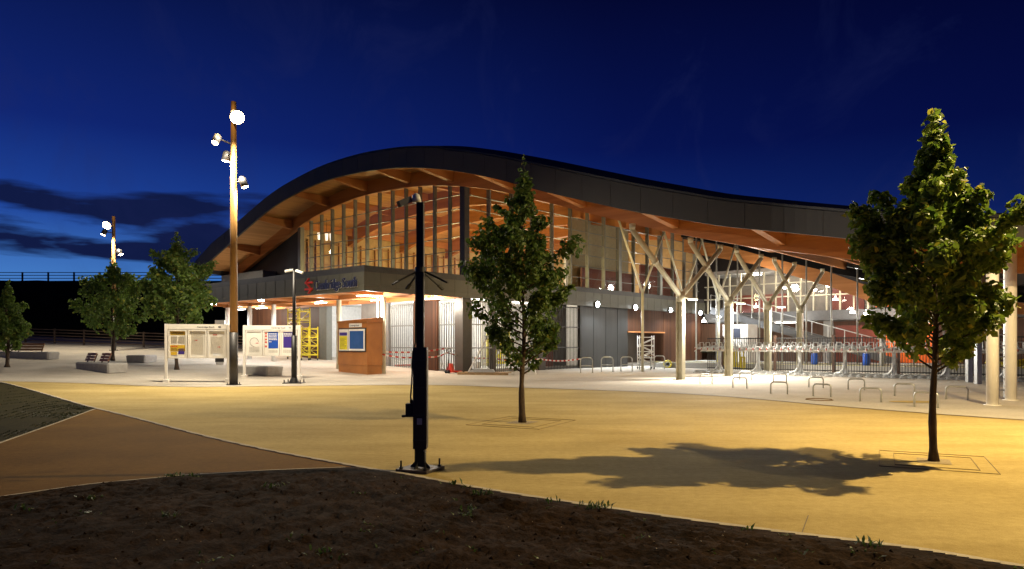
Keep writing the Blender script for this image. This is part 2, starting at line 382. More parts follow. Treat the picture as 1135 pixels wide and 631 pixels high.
# stones and clods in the soil, weeds
def onsoil(mar=.12):
    while 1:
        px, py = R.uniform(-40, 1180), 515+ (R.random()**.8)*150
        p = G(px, py)
        ed = min(top, key=lambda q: (q.xy-p.xy).length); 
        if (p.y < ed.y-mar): return p
st = MB()
for k in range(520):
    p = onsoil(.1); r = R.choice([.006, .008, .01, .012, .016, .024]); z = soilz(p.x, p.y)
    a = R.random()*6; vs = []
    for (i, j, h) in ((1, 0, 0), (0, 1, 0), (-1, 0, 0), (0, -1, 0), (0, 0, 1), (0, 0, -1)):
        q = Vector((i, j, h*.6))*r*R.uniform(.7, 1.3); q.rotate(Matrix.Rotation(a, 3, 'Z')); vs.append(p.xy.to_3d()+q+Vector((0, 0, z)))
    st.add(vs, [(0, 1, 4), (1, 2, 4), (2, 3, 4), (3, 0, 4), (1, 0, 5), (2, 1, 5), (3, 2, 5), (0, 3, 5)])
pbm = MB()
for k in range(90):
    p = onsoil(.1); r_ = R.uniform(.004, .011); z = soilz(p.x, p.y)+.004
    pbm.add([p.xy.to_3d()+Vector((i*r_*R.uniform(.7, 1.3), j*r_*R.uniform(.7, 1.3), z+h_*r_*.7)) for (i, j, h_) in ((1, 0, 0), (0, 1, 0), (-1, 0, 0), (0, -1, 0), (0, 0, 1), (0, 0, -1))], [(0, 1, 4), (1, 2, 4), (2, 3, 4), (3, 0, 4), (1, 0, 5), (2, 1, 5), (3, 2, 5), (0, 3, 5)])
tag(pbm.build('pebbles', mat('pebble_stone', (.30, .25, .19), .8, 0, .4, 20)), 'pale pebbles dotted over the bare soil in front', 'pebbles', kind='stuff')
tag(st.build('soil_clods', GR_SOIL), 'small clods and stones strewn over the bare soil in front', 'stones', kind='stuff')
wd = MB()
WEED = leafmat('weed_leaves', (.03, .06, .012), (.07, .12, .03))
def blade(mb, p, h, w, lean, a):
    d = Vector((math.cos(a), math.sin(a), 0)); s = Vector((-d.y, d.x, 0))*w
    m = p+d*lean*.4+Vector((0, 0, h*.6)); t = p+d*lean+Vector((0, 0, h*.85))
    mb.add([p-s*.4, p+s*.4, m+s, m-s, t], [(0, 1, 2, 3), (3, 2, 4)])
wspots = [(200, 528), (212, 529), (195, 527), (500, 536), (520, 538), (540, 549), (610, 556), (645, 560), (660, 561), (665, 560), (818, 582), (950, 600), (960, 601), (660, 563), (530, 552), (515, 574), (300, 541), (190, 575), (360, 615), (520, 566), (100, 553), (30, 565)]
for k in range(95):
    p = G(*wspots[k]) if k < len(wspots) else onsoil(.05)
    ed = min(top, key=lambda q: (q.xy-p.xy).length)
    if p.y > ed.y-.06: p = p + Vector((0, ed.y-.08-p.y, 0))
    z = soilz(p.x, p.y)-.02; big = k < len(wspots)
    for i in range(R.randint(9, 20) if big else R.randint(3, 7)):
        q = p.xy.to_3d()+Vector((R.gauss(0, .05), R.gauss(0, .03), z))
        blade(wd, q, R.uniform(.03, .085 if big else .05), R.uniform(.005, .012), R.uniform(.02, .07), R.random()*6.3)
tag(wd.build('weeds', WEED), 'small green weeds sprouting from the bare soil', 'weeds', kind='stuff')
gb = MB()
for k in range(22000):
    i = R.random()*28.9; j = R.random()**.8*11.8
    a = turf(int(i), int(j)).lerp(turf(int(i)+1, int(j)+1), R.random())
    if a.x < -30: continue
    if noise.noise(a*.9)+.3*noise.noise(a*3) < -.12: continue
    blade(gb, a-Vector((0, 0, .01)), R.uniform(.02, .05), R.uniform(.004, .008), R.uniform(.01, .04), R.random()*6.3)
tag(gb.build('turf_grass', leafmat('grass_blades', (.02, .03, .007), (.05, .055, .015))), 'thin patchy grass on the bed at the left edge', 'grass', kind='stuff')

# ------------------------------------------------------------------ sky
W = bpy.data.worlds.new('World'); S.world = W; W.use_nodes = True
nt = W.node_tree; n = nt.nodes; l = nt.links; bg = n['Background']
sky = n.new('ShaderNodeTexSky'); sky.sky_type = 'NISHITA'; sky.sun_disc = False
sky.sun_elevation = math.radians(-3.5); sky.sun_rotation = math.radians(-55); sky.ozone_density = 6; sky.dust_density = .3; sky.air_density = 1
tc = n.new('ShaderNodeTexCoord'); sx = n.new('ShaderNodeSeparateXYZ'); l.new(tc.outputs['Generated'], sx.inputs[0])
# night-blue gradient by elevation and by distance from the afterglow
el = n.new('ShaderNodeValToRGB'); e = el.color_ramp.elements
e[0].position = 0.0; e[0].color = (.085, .27, .60, 1); e[1].position = .46; e[1].color = (.0022, .0055, .048, 1)
for p, c in ((.08, (.055, .19, .54)), (.16, (.013, .058, .32)), (.26, (.0052, .0195, .17))): q = e.new(p); q.color = (*c, 1)
l.new(sx.outputs['Z'], el.inputs[0])
azd = n.new('ShaderNodeVectorMath'); azd.operation = 'DOT_PRODUCT'; l.new(tc.outputs['Generated'], azd.inputs[0]); azd.inputs[1].default_value = (-.80, .60, 0)
azr = n.new('ShaderNodeValToRGB'); azr.color_ramp.elements[0].position = 0.0; azr.color_ramp.elements[0].color = (.24, .2, .30, 1); azr.color_ramp.elements[1].position = .95; azr.color_ramp.elements[1].color = (1, 1, 1, 1)
qq = azr.color_ramp.elements.new(.45); qq.color = (.38, .34, .46, 1)
l.new(azd.outputs['Value'], azr.inputs[0])
mul = n.new('ShaderNodeMixRGB'); mul.blend_type = 'MULTIPLY'; mul.inputs[0].default_value = 1; l.new(el.outputs[0], mul.inputs[1]); l.new(azr.outputs[0], mul.inputs[2])
# clouds low on the left
mp = n.new('ShaderNodeMapping'); mp.inputs['Scale'].default_value = (1, 1, 6.5); mp.inputs['Location'].default_value = (.35, .1, .2); l.new(tc.outputs['Generated'], mp.inputs[0])
cn = n.new('ShaderNodeTexNoise'); cn.inputs['Scale'].default_value = 4.6; cn.inputs['Detail'].default_value = 7; cn.inputs['Roughness'].default_value = .5; cn.inputs['Distortion'].default_value = .25; l.new(mp.outputs[0], cn.inputs['Vector'])
band = n.new('ShaderNodeValToRGB'); be = band.color_ramp.elements; be[0].position = .085; be[0].color = (0, 0, 0, 1); be[1].position = .22; be[1].color = (0, 0, 0, 1)
q = be.new(.115); q.color = (1, 1, 1, 1); q = be.new(.175); q.color = (1, 1, 1, 1); l.new(sx.outputs['Z'], band.inputs[0])
cr = n.new('ShaderNodeValToRGB'); cr.color_ramp.elements[0].position = .0; cr.color_ramp.elements[1].position = .11
sub = n.new('ShaderNodeMath'); sub.operation = 'MULTIPLY_ADD'; azc = n.new('ShaderNodeMapRange'); l.new(azd.outputs['Value'], azc.inputs[0]); azc.inputs[1].default_value = .55; azc.inputs[2].default_value = .85; bm_ = n.new('ShaderNodeMath'); bm_.operation = 'MULTIPLY'; l.new(band.outputs[0], bm_.inputs[0]); l.new(azc.outputs[0], bm_.inputs[1]); l.new(bm_.outputs[0], sub.inputs[0]); sub.inputs[1].default_value = .40; sub.inputs[2].default_value = -.81
ad = n.new('ShaderNodeMath'); ad.operation = 'ADD'; l.new(cn.outputs['Fac'], ad.inputs[0]); l.new(sub.outputs[0], ad.inputs[1])
l.new(ad.outputs[0], cr.inputs[0])
cm = n.new('ShaderNodeMixRGB'); l.new(cr.outputs[0], cm.inputs[0]); l.new(mul.outputs[0], cm.inputs[1]); cm.inputs[2].default_value = (.005, .010, .052, 1)
wm_ = n.new('ShaderNodeMapping'); wm_.inputs['Scale'].default_value = (3.0, 1, 2.2); wm_.inputs['Rotation'].default_value = (.3, .5, .2); l.new(tc.outputs['Generated'], wm_.inputs[0])
wn_ = n.new('ShaderNodeTexNoise'); wn_.inputs['Scale'].default_value = 2.6; wn_.inputs['Detail'].default_value = 9; wn_.inputs['Roughness'].default_value = .62; wn_.inputs['Distortion'].default_value = .8; l.new(wm_.outputs[0], wn_.inputs['Vector'])
wr = n.new('ShaderNodeValToRGB'); wr.color_ramp.elements[0].position = .52; wr.color_ramp.elements[1].position = .8; wr.color_ramp.elements[1].color = (.34, .34, .34, 1); l.new(wn_.outputs['Fac'], wr.inputs[0])
wx = n.new('ShaderNodeMixRGB'); l.new(wr.outputs[0], wx.inputs[0]); l.new(cm.outputs[0], wx.inputs[1]); wx.inputs[2].default_value = (.016, .022, .10, 1); cm = wx
# a touch of the physical twilight sky
nk_ = n.new('ShaderNodeMixRGB'); nk_.blend_type = 'ADD'; nk_.inputs[0].default_value = .02; l.new(cm.outputs[0], nk_.inputs[1]); l.new(sky.outputs[0], nk_.inputs[2])
l.new(nk_.outputs[0], bg.inputs[0]); bg.inputs[1].default_value = 1.0

# ------------------------------------------------------------------ roof profile (a wave along v, extruded along u)
UE = 22.4
def ue(v): return UE - 1.7*(1-sstep(3, 9, v))
ptop = [(216, 288), (235, 266), (255, 251), (300, 211.8), (328, 195), (359, 179.7), (400, 166.6), (447, 158.8), (500, 158), (547, 164), (600, 173.5), (700, 194), (800, 211.8), (889, 220.5), (960, 226.6), (1060, 230), (1135, 233)]
pbot = [(216, 303), (222, 299), (255, 269), (300, 230), (324, 216), (359, 200), (400, 190.4), (435, 185.8), (470, 186), (500, 188.5), (547, 197.5), (604, 213), (700, 234.5), (800, 251), (889, 259.5), (960, 266.6), (1060, 268), (1135, 268)]
def lerp_tab(tab, x):
    if x <= tab[0][0]: return tab[0][1]
    for (a, b), (c, d) in zip(tab, tab[1:]):
        if x <= c: return b+(d-b)*(x-a)/(c-a)
    return tab[-1][1]
def prof(tab):
    out = []
    for x in range(216, 1136, 6):
        u0 = UE
        for _ in range(8):
            p = onU(x, u0); u0 = ue(uv(p)[1])
        yy = sum(lerp_tab(tab, x+k) for k in (-14, -7, 0, 7, 14))/5 if x > 240 else lerp_tab(tab, x)
        out.append((uv(p)[1], zat(yy, p.y)))
    return sorted(out)
PB, PT = prof(pbot), prof(ptop)
VMIN, VMAX = -9.0, PB[-1][0]
def ev(tab, v): return lerp_tab(tab, v)
def zb(v): return ev(PB, v)
def ztop(v): return ev(PT, v)
def zband(v): return zb(v)+(ztop(v)-zb(v))*(.72 if v < 24 else .80)
VS = [VMIN+(VMAX-VMIN)*i/150 for i in range(151)]

BLD = thing('station_building', 'large station with a wave-shaped dark roof over glowing timber arches and tall glazing', 'station building', L(25, 25, 0))
def part(mb, name, m, smooth=False, parent=None, label=None):
    o = mb.build(name, m, parent or BLD, smooth)
    if label: o['label'] = label
    return o
# fascia with standing seams, coping, deck
fa = MB()
fa.grid([[L(ue(v), v, zb(v)) for v in VS], [L(ue(v), v, zband(v)) for v in VS]])
fa.grid([[L(ue(v)+.12, v, zb(v)) for v in VS], [L(ue(v), v, zb(v)) for v in VS]])
fa.add([L(ue(VMAX), VMAX, zb(VMAX)), L(60, VMAX, zb(VMAX)), L(60, VMAX, ztop(VMAX)), L(ue(VMAX), VMAX, zband(VMAX))], [(0, 1, 2, 3)])
v = VMIN+.5
while v < VMAX:
    w = .006; a = ue(v)
    fa.hexa([L(a-.008, v-w, zb(v)), L(a+.0, v-w, zb(v)), L(a+.0, v+w, zb(v)), L(a-.008, v+w, zb(v))], [L(a-.008, v-w, zband(v)), L(a, v-w, zband(v)), L(a, v+w, zband(v)), L(a-.008, v+w, zband(v))])
    v += 1.3
part(fa, 'fascia', ZINC)
cp = MB()
cp.grid([[L(ue(v)+.02, v, zband(v)+.02) for v in VS], [L(ue(v)+.02, v, zband(v)+.1) for v in VS], [L(ue(v)+.7, v, ztop(v)) for v in VS]])
part(cp, 'roof_coping', ZINC_D)
rd = MB()
def ufar(v): return 56 if v > 24.5 else 46
for (va, vb, uf) in ((VMIN, 24.6, 46), (24.6, VMAX, 57)):
    vv = [va+(vb-va)*i/60 for i in range(61)]
    rd.grid([[L(ue(v)+.7, v, ztop(v)) for v in vv], [L(uf, v, ztop(v)) for v in vv]])
    rd.grid([[L(uf, v, ztop(v)) for v in vv], [L(uf, v, zb(v)) for v in vv]])
part(rd, 'roof_deck', ZINC_D)
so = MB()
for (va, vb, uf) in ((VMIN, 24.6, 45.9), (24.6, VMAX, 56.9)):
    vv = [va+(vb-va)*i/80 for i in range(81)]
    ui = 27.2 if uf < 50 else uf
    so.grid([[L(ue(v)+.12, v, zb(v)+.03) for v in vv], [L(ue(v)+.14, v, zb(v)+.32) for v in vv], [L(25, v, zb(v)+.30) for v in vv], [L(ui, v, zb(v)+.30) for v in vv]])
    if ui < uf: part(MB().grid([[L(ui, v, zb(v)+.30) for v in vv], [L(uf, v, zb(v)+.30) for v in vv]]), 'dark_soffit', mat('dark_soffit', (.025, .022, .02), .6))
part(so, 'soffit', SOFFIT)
# cantilever fins under the eaves
FINS = [44.8, 40.8, 36.8, 33.0, 29.3, 26.0, 22.0, 17.9, 13.5, 9.4, 5.3, 1.4, -3, -7]
for v in FINS:
    m = MB(); a = ue(v)+.13; w = .13
    m.hexa([L(a, v-w, zb(v)+.02), L(24.85, v-w, zb(v)-.26), L(24.85, v+w, zb(v)-.26), L(a, v+w, zb(v)+.02)], [L(a, v-w, zb(v)+.31), L(24.85, v-w, zb(v)+.295), L(24.85, v+w, zb(v)+.295), L(a, v+w, zb(v)+.31)])
    part(m, 'soffit_fin', BEAM)
# arch beams along v
def arch(u0, w, dz, va, vb, m=BEAM):
    mb = MB(); vv = [va+(vb-va)*i/70 for i in range(71)]
    mb.grid([[L(u0-w, v, zb(v)+.298) for v in vv], [L(u0-w, v, zb(v)-dz) for v in vv], [L(u0+w, v, zb(v)-dz) for v in vv], [L(u0+w, v, zb(v)+.298) for v in vv]])
    return mb
part(arch(25.0, .14, .45, VMIN, VMAX), 'arch_beam', BEAM)
for u0 in (29.6, 34.2, 38.8, 43.4): part(arch(u0, .16, .75, 24.7, VMAX), 'arch_beam', BEAM)
for u0 in (48.0, 52.5): part(arch(u0, .16, .75, 24.7, VMAX), 'arch_beam', BEAM)
# interior purlins between the arches
for v in FINS:
    m = MB(); uf = 45.8 if v < 24.6 else 50.1
    m.ubox(25.15, uf, v-.09, v+.09, zb(v)-.18, zb(v)+.292); part(m, 'purlin', BEAM)
m = MB(); vv = [VMIN+(24.4-VMIN)*i/60 for i in range(61)]
m.grid([[L(45.95, v, zb(v)-.02) for v in vv], [L(45.6, v, zb(v)-.55) for v in vv], [L(46.3, v, zb(v)-.55) for v in vv], [L(46.3, v, zb(v)-.02) for v in vv]])
part(m, 'gutter_beam', ZINC_D)
# glazing: side front (plane u) and long front (plane v)
GU, GV = 25.1, 25.34
VL = 40.0
def head(v): return zb(v)-.46
g = MB(); vv = [GV+.1+(VL-GV-.1)*i/40 for i in range(41)]
g.grid([[L(GU, v, 4.93) for v in vv], [L(GU, v, head(v)) for v in vv]]); part(g, 'glazed_wall', GLASS)
HB = zb(25.3)+.25
g = MB(); g.add([L(GU+.1, GV, 4.93), L(50.2, GV, 4.93), L(50.2, GV, HB), L(GU+.1, GV, HB)], [(0, 1, 2, 3)]); part(g, 'glazed_wall', GLASS)
for i in range(13):
    v = GV+1.14*(i+1)-.1
    if v > VL: break
    m = MB(); m.ubox(GU-.12, GU+.1, v-.035, v+.035, 4.93, head(v)+.02); part(m, 'mullion', MULL)
m = MB(); m.ubox(GU-.14, GU+.14, VL-.05, VL+.25, 4.9, head(VL)+.03); part(m, 'mullion', MULL)
m = MB(); m.ubox(GU-.17, GU+.17, GV-.17, GV+.17, 4.9, head(GV)+.3); part(m, 'corner_post', DKGREY)
u = GU+1.75; k = 1
while u < 50.3:
    wide = k % 3 == 2 and u > 34; w = .16 if wide else .04
    m = MB(); m.ubox(u-w, u+w, GV-.12, GV+.12, 4.93, HB); part(m, 'mullion', MULL); u += 1.75; k += 1
for z in (5.5, 6.2, 6.9, 7.6, 8.3, 9.0):
    m = MB(); vv = [GV+.2, VL-.1]
    va = [GV+.25+i*.3 for i in range(int((VL-GV-.3)/.3)) if head(GV+.25+i*.3) > z+.1]
    m.ubox(GU-.055, GU+.045, va[0], va[-1], z-.014, z+.014); part(m, 'transom', MULL)
    m = MB(); m.ubox(GU+.2, 50.2, GV-.05, GV+.05, z-.014, z+.014); part(m, 'transom', MULL)
# hall interior
RWH = mat('partition_white', (.6, .57, .5), .6)
m = MB(); m.ubox(25.3, 50.3, 25.6, 47.6, 4.45, 4.72); part(m, 'upper_floor', mat('hall_floor', (.3, .25, .18), .5))
m = MB(); vv = [25.7, 30, 35, 40, 44, 47]
m.add([L(25.3, 41.2, 4.72), L(50, 41.2, 4.72), L(50, 41.2, zb(41.2)+.28), L(25.3, 41.2, zb(41.2)+.28)], [(0, 1, 2, 3)])
part(m, 'hall_back_wall', GOLDW); m = MB()
for i in range(40):
    u = 25.6+i*.61
    m.ubox(u, u+.05, 41.05, 41.18, 4.72, 8.4)
for z in (5.4, 6.1, 6.8, 7.5, 8.2): m.ubox(25.4, 49.9, 41.07, 41.19, z, z+.05)
part(m, 'wall_battens', TIMB)
m = MB(); m.add([L(50.4, v, 4.72) for v in (25.6, 47)]+[L(50.4, v, zb(v)+.28) for v in (47, 44, 40, 35, 30, 25.6)], [tuple(range(8))]); part(m, 'hall_end_wall', GOLDW)
m = MB(); m.ubox(36.8, 43.1, 26.6, 26.72, 4.73, 6.35); m.ubox(44.3, 49.6, 26.9, 27.0, 4.73, 7.2); part(m, 'interior_hoarding', REDH)
m = MB(); m.ubox(43.4, 50.2, 33, 33.1, 4.73, 8.6); m.ubox(45, 45.15, 28.5, 32.9, 4.73, 7.5); part(m, 'interior_partition', RWH)
m = MB()
for i in range(9): m.ubox(43.6+i*.8, 43.66+i*.8, 32.9, 32.98, 4.73, 8.6)
part(m, 'partition_ribs', MULL)
m = MB(); m.ubox(36.4, 43.2, 27.2, 27.35, 4.73, 9.6); part(m, 'interior_lining_board', mat('lining_board', (.40, .33, .19), .6))
# far gable walls left of the glazing
m = MB(); m.add([L(25.2, v, 4.0) for v in (VL+.25, VMAX-.3)]+[L(25.2, v, zb(v)-.3) for v in (VMAX-.3, 46, 44, 42, VL+.25)], [tuple(range(7))]); part(m, 'side_wall', mat('dark_side_wall', (.02, .02, .021), .6))
m = MB(); m.ubox(24.2, 25.15, 43.2, VMAX-.2, 4.95, zb(VMAX)-.05); part(m, 'side_panel_wall', mat('grey_panel', (.16, .155, .14), .6, .1))
# canopy over the entrance
CE, CV, CB, CT = 18.7, 25.0, 3.79, 4.62
m = MB()
m.ubox(CE, 25.08, CV, 43.0, CB+.25, CT)
m.ubox(CE, CE+.1, CV, 43.0, CB, CB+.245); m.ubox(CE+.1, 50.6, CV, CV+.1, CB, CB+.245); m.ubox(25.08, 50.6, CV, CV+.33, CB+.25, CT)
v = CV+.9
while v < 43: m.ubox(CE-.008, CE, v-.008, v+.008, CB+.003, CT-.003); v += .9
u = CE+.9
while u < 50.5: m.ubox(u-.008, u+.008, CV-.008, CV, CB+.003, CT-.003); u += .9
part(m, 'canopy_fascia', FASC)
m = MB(); m.ubox(CE+.06, 25.0, CV+.06, 42.95, CT+.003, 4.90); m.ubox(25.0, 50.5, CV+.06, CV+.28, CT+.003, 4.90); part(m, 'canopy_coping', DKGREY)
m = MB(); m.ubox(CE+.11, 25.05, CV+.11, 42.9, CB+.17, CB+.243); part(m, 'canopy_soffit', SOFFIT)
for v in (27.1, 30.7, 34.3, 37.0, 39.7, 42.4): m = MB(); m.ubox(CE+.115, 25.0, v-.09, v+.09, CB+.01, CB+.168); part(m, 'canopy_beam', BEAM)
for u in (21.4, 24.6): m = MB(); m.ubox(u-.09, u+.09, CV+.13, 42.8, CB-.03, CB+.166); part(m, 'canopy_beam', BEAM)
for v in (27.1, 30.7, 37.0, 39.7, 42.4):
    p = L(21.4, v); z0 = terr(p.x, p.y)
    m = MB(); m.tube((p.x, p.y, z0), (p.x, p.y, CB-.04), .13, .13, 14); part(m, 'canopy_column', STEEL if v < 32 else WHITE, True)
# ground floor walls: left (plane u) behind the entrance canopy
GZ = -.1
m = MB(); va = uv(onU(357, 25.3))[1]
m.ubox(25.25, 25.5, va, 47, GZ, CB+.16); part(m, 'timber_wall', BROWNV)
def seg_u(x0, x1): 
    a, b = uv(onU(x0, 25.3))[1], uv(onU(x1, 25.3))[1]; return min(a, b), max(a, b)
def seg_v(x0, x1):
    a, b = uv(onV(x0, 25.35))[0], uv(onV(x1, 25.35))[0]; return min(a, b), max(a, b)
a, b = seg_u(357, 365); m = MB(); m.ubox(25.1, 25.5, a, b, GZ, CB+.16); part(m, 'pier', mat('grey_green_pier', (.12, .12, .10), .6))
def gate(along, a, b, name='bar_gate', z1=3.72, mm=mat('gate_metal', (.22, .215, .2), .4, .6, .1, 5), step=.16):
    mb = MB(); nb = max(2, int((b-a)/step))
    for i in range(nb+1):
        t = a+(b-a)*i/nb; w = .04 if i in (0, nb) else .016
        if along == 'v': mb.ubox(25.28, 25.34, t-w, t+w, .02, z1)
        else: mb.ubox(t-w, t+w, 25.345, 25.375, .02, z1)
    for z in (.12, 1.3, 2.5, z1-.05):
        if along == 'v': mb.ubox(25.265, 25.355, a, b, z-.03, z+.03)
        else: mb.ubox(a, b, 25.315, 25.405, z-.03, z+.03)
    return part(mb, name, mm)
a, b = seg_u(402, 432); m = MB(); m.ubox(25.2, 25.4, a, b, GZ, CB+.16); part(m, 'roller_shutter', mat('shutter_grey', (.22, .21, .2), .5, .4, .1, 2, .0))
gate('v', *seg_u(433, 460))
a, b = seg_u(460, 486); m = MB(); m.ubox(25.2, 25.42, a, b, GZ, CB+.16); part(m, 'timber_wall', BROWNV)
gate('v', *seg_u(487, 508))
m = MB(); m.ubox(24.95, 25.55, 25.32, 25.9, GZ, CB+.2); part(m, 'corner_pier', mat('pier_brown', (.055, .045, .035), .5, .2))
a, b = seg_v(523, 545); gate('u', a, b)
a, b = seg_v(545, 549); m = MB(); m.ubox(a, b, 25.3, 25.6, GZ, CB+.2); part(m, 'pier', MATS['pier_brown'])
a, b = seg_v(549, 596); gate('u', a, b)
a, b = seg_v(596, 603); m = MB(); m.ubox(a, b, 25.25, 25.6, GZ, CB+.2); part(m, 'pier', MATS['pier_brown'])
a, b = seg_v(603, 642); gate('u', a, b, mm=DKGREY, step=.14)
m = MB(); m.ubox(a, b, 26.3, 26.4, GZ, 3.95); m.ubox(a, a+.1, 25.6, 26.29, GZ, 3.95); part(m, 'lobby_backing', mat('lobby_backing_dark', (.07, .065, .06), .6))  # dark backing added so the bay behind the gate looks dim
m = MB(); m.ubox(a+.5, a+1.7, 26.05, 26.28, .1, 1.2); part(m, 'lobby_cabinet', REDH)
a, b = seg_v(642, 695); m = MB(); m.ubox(a, b, 25.3, 25.5, GZ, CB+.2)
for i in range(4): m.ubox(a+(b-a)*i/4+.1, a+(b-a)*i/4+.13, 25.285, 25.3, 0, CB)
m.ubox(a-.03, a+.03, 25.27, 25.3, GZ, CB)
part(m, 'charcoal_wall', CHARC)
a, b = seg_v(695, 735); m = MB(); m.ubox(a, b, 25.32, 25.5, 2.35, CB+.2); part(m, 'timber_lintel', BROWNW)
m = MB(); m.ubox(a-.05, b+.05, 25.22, 25.31, 2.26, 2.35); part(m, 'lintel_trim', BEAM)
m = MB(); m.ubox(a, b, 27.4, 27.6, GZ, 2.6); part(m, 'recess_wall', mat('recess_panel', (.14, .12, .10), .6))
a, b = seg_v(735, 777); m = MB(); m.ubox(a, b, 25.3, 25.5, GZ, CB+.2); part(m, 'timber_wall', BROWNW)
m = MB(); m.ubox(b-.2, b, 25.51, 40, GZ, CB+.2); part(m, 'timber_wall', BROWNV)
# ground-floor room
RW = mat('room_white', (.62, .60, .56), .6)
m = MB(); m.ubox(25.6, 49, 40.0, 40.2, GZ, 4.4); m.ubox(25.6, 49, 25.9, 39.9, 4.0, 4.1); m.ubox(36.6, 36.8, 25.9, 39.9, GZ, 3.99); m.ubox(30.6, 30.75, 29.5, 39.9, GZ, 3.99); m.ubox(31, 36.5, 31.5, 31.65, GZ, 3.99); part(m, 'room_lining', RW)
m = MB(); m.ubox(25.62, 49, 25.62, 39.9, GZ, .65) if False else m.ubox(25.62, 49, 25.62, 39.9, .06, .2); part(m, 'room_floor', mat('room_floor', (.4, .39, .36), .5))

# branching columns along v = 14.4
def ycol(u, v, ztop_, znode, w=.17, z0=0.0):
    p = L(u, v); z0 = terr(p.x, p.y)
    m = MB()
    for s in (-1, 1):
        m.ubox(u-w, u+w, v+s*w*.95-.02, v+s*w*.95+.02, z0, znode)
    m.ubox(u-.03, u+.03, v-w*.9, v+w*.9, z0, znode)
    for k in range(9):
        z = z0+.25+k*(znode-z0-.3)/9
        m.ubox(u-w*.9, u+w*.9, v-w*.92, v+w*.92, z, z+.018)
    m.ubox(u-.24, u+.24, v-.24, v+.24, z0, z0+.03)
    o = part(m, 'branching_column', STEEL)
    for s in (-1, 1):
        mb = MB(); a, b = L(u+s*.05, v, znode-.05), L(u+s*3.75, v, ztop_-.25)
        mb.tube(a, b, .105, .105, 12); mb.tube(b, b+Vector((0, 0, .22)), .105, .13, 12)
        mid = a.lerp(b, .55); d = (b-a).normalized(); mb.tube(mid-d*.06, mid+d*.06, .13, .13, 12)
        mb.build('branch_arm', STEEL, o, True)
    mb = MB(); mb.tube(L(u, v, znode-.3), L(u, v, znode+.12), .2, .2, 12); mb.build('node_collar', STEEL, o, True)
    return o
for k in range(4): ycol(26.9+4.62*k, 14.4, zb(14.4)-.42, 3.55, .135)
for k in range(3):   # slimmer inner row of branching struts
    u0, v0 = 33.5+4.62*k, 20.2; m = MB(); m.tube(L(u0, v0, .0), L(u0, v0, 4.3), .075, .075, 10); o = part(m, 'inner_column', STEEL, True)
    for s_ in (-1, 1): mb = MB(); mb.tube(L(u0, v0, 4.25), L(u0+s_*2.6, v0, zb(v0)-.1), .06, .06, 10); mb.build('branch_arm', STEEL, o, True)
# round columns at the right-hand end
for (px, py) in ((1100, 449.5), (1120.5, 444)):
    q = G(px, py); m = MB(); zt = zb(uv(q)[1])+.28
    m.tube((q.x, q.y, q.z), (q.x, q.y, zt), .135, .135, 16); m.tube((q.x, q.y, q.z), (q.x, q.y, q.z+.02), .19, .19, 16)
    part(m, 'round_column', CREAM, True)
for (px, py, lean) in ((1074, 424, 0), (1084, 426, .25)):
    q = G(px, py); m = MB(); m.box(q.x-.09, q.x+.09, q.y-.09, q.y+.09, q.z, 4.0)
    if lean: m.bar((q.x+.6, q.y, q.z), (q.x+.05, q.y, 3.2), .12)
    part(m, 'steel_post', GALV)
q = G(1110, 441); m = MB()
for s in (-.09, .09): m.box(q.x+s-.02, q.x+s+.02, q.y-.03, q.y+.03, q.z, 3.9)
for k in range(12): m.box(q.x-.09, q.x+.09, q.y-.02, q.y+.02, q.z+.2+k*.31, q.z+.23+k*.31)
part(m, 'lattice_post', GALV)

# lower roof of the platform side, sloping down toward the right
T2 = [(-10, 2.95), (4, 3.05), (9, 3.4), (12.5, 4.1), (15, 5.2), (20, 7.0), (25, 8.2)]
def z2(v): return lerp_tab(T2, v)
m = MB(); vv = [-8+33*i/50 for i in range(51)]
m.grid([[L(47.0, v, z2(v)+.93) for v in vv], [L(47.0, v, z2(v)+1.2) for v in vv], [L(49.38, v, z2(v)+1.2) for v in vv]]); part(m, 'lower_roof', ZINC_D)
m = MB(); m.grid([[L(47.2, v, z2(v)+.95) for v in vv], [L(47.2, v, z2(v)) for v in vv], [L(47.42, v, z2(v)) for v in vv], [L(47.42, v, z2(v)+.95) for v in vv]]); part(m, 'lower_roof_beam', BEAM)
m = MB(); m.grid([[L(u, v, z2(v)+.8) for v in vv] for u in (47.43, 49.38)])
for v in vv[1::4]: m.ubox(47.44, 49.37, v-.08, v+.08, z2(v)+.3, z2(v)+.79)
part(m, 'lower_soffit', SOFFIT)
PB2 = thing('platform_backdrop', 'added dark backdrop behind the footbridge with glowing window bands', 'building', L(60, 12))  # added backdrop that blocks the sky gap under the roof
m = MB(); m.ubox(58, 62, -20, 60, -.1, 10.2); m.build('wall', mat('back_wall_dark', (.06, .05, .045), .7), PB2)
for v in (-15, -9, -3, 3, 9, 15, 20):
    m = MB(); m.ubox(57.94, 57.99, v, v+3.2, 6.2, 8.2); m.build('window', emit('lit_window', (1, .8, .55), .35), PB2)
# ------------------------------------------------------------------ station sign
SG = thing('station_sign', 'red double arrow and raised letters spelling the station name on the canopy edge', 'sign', L(CE-.02, 31, CB))
va = uv(onU(343.5, CE))[1]
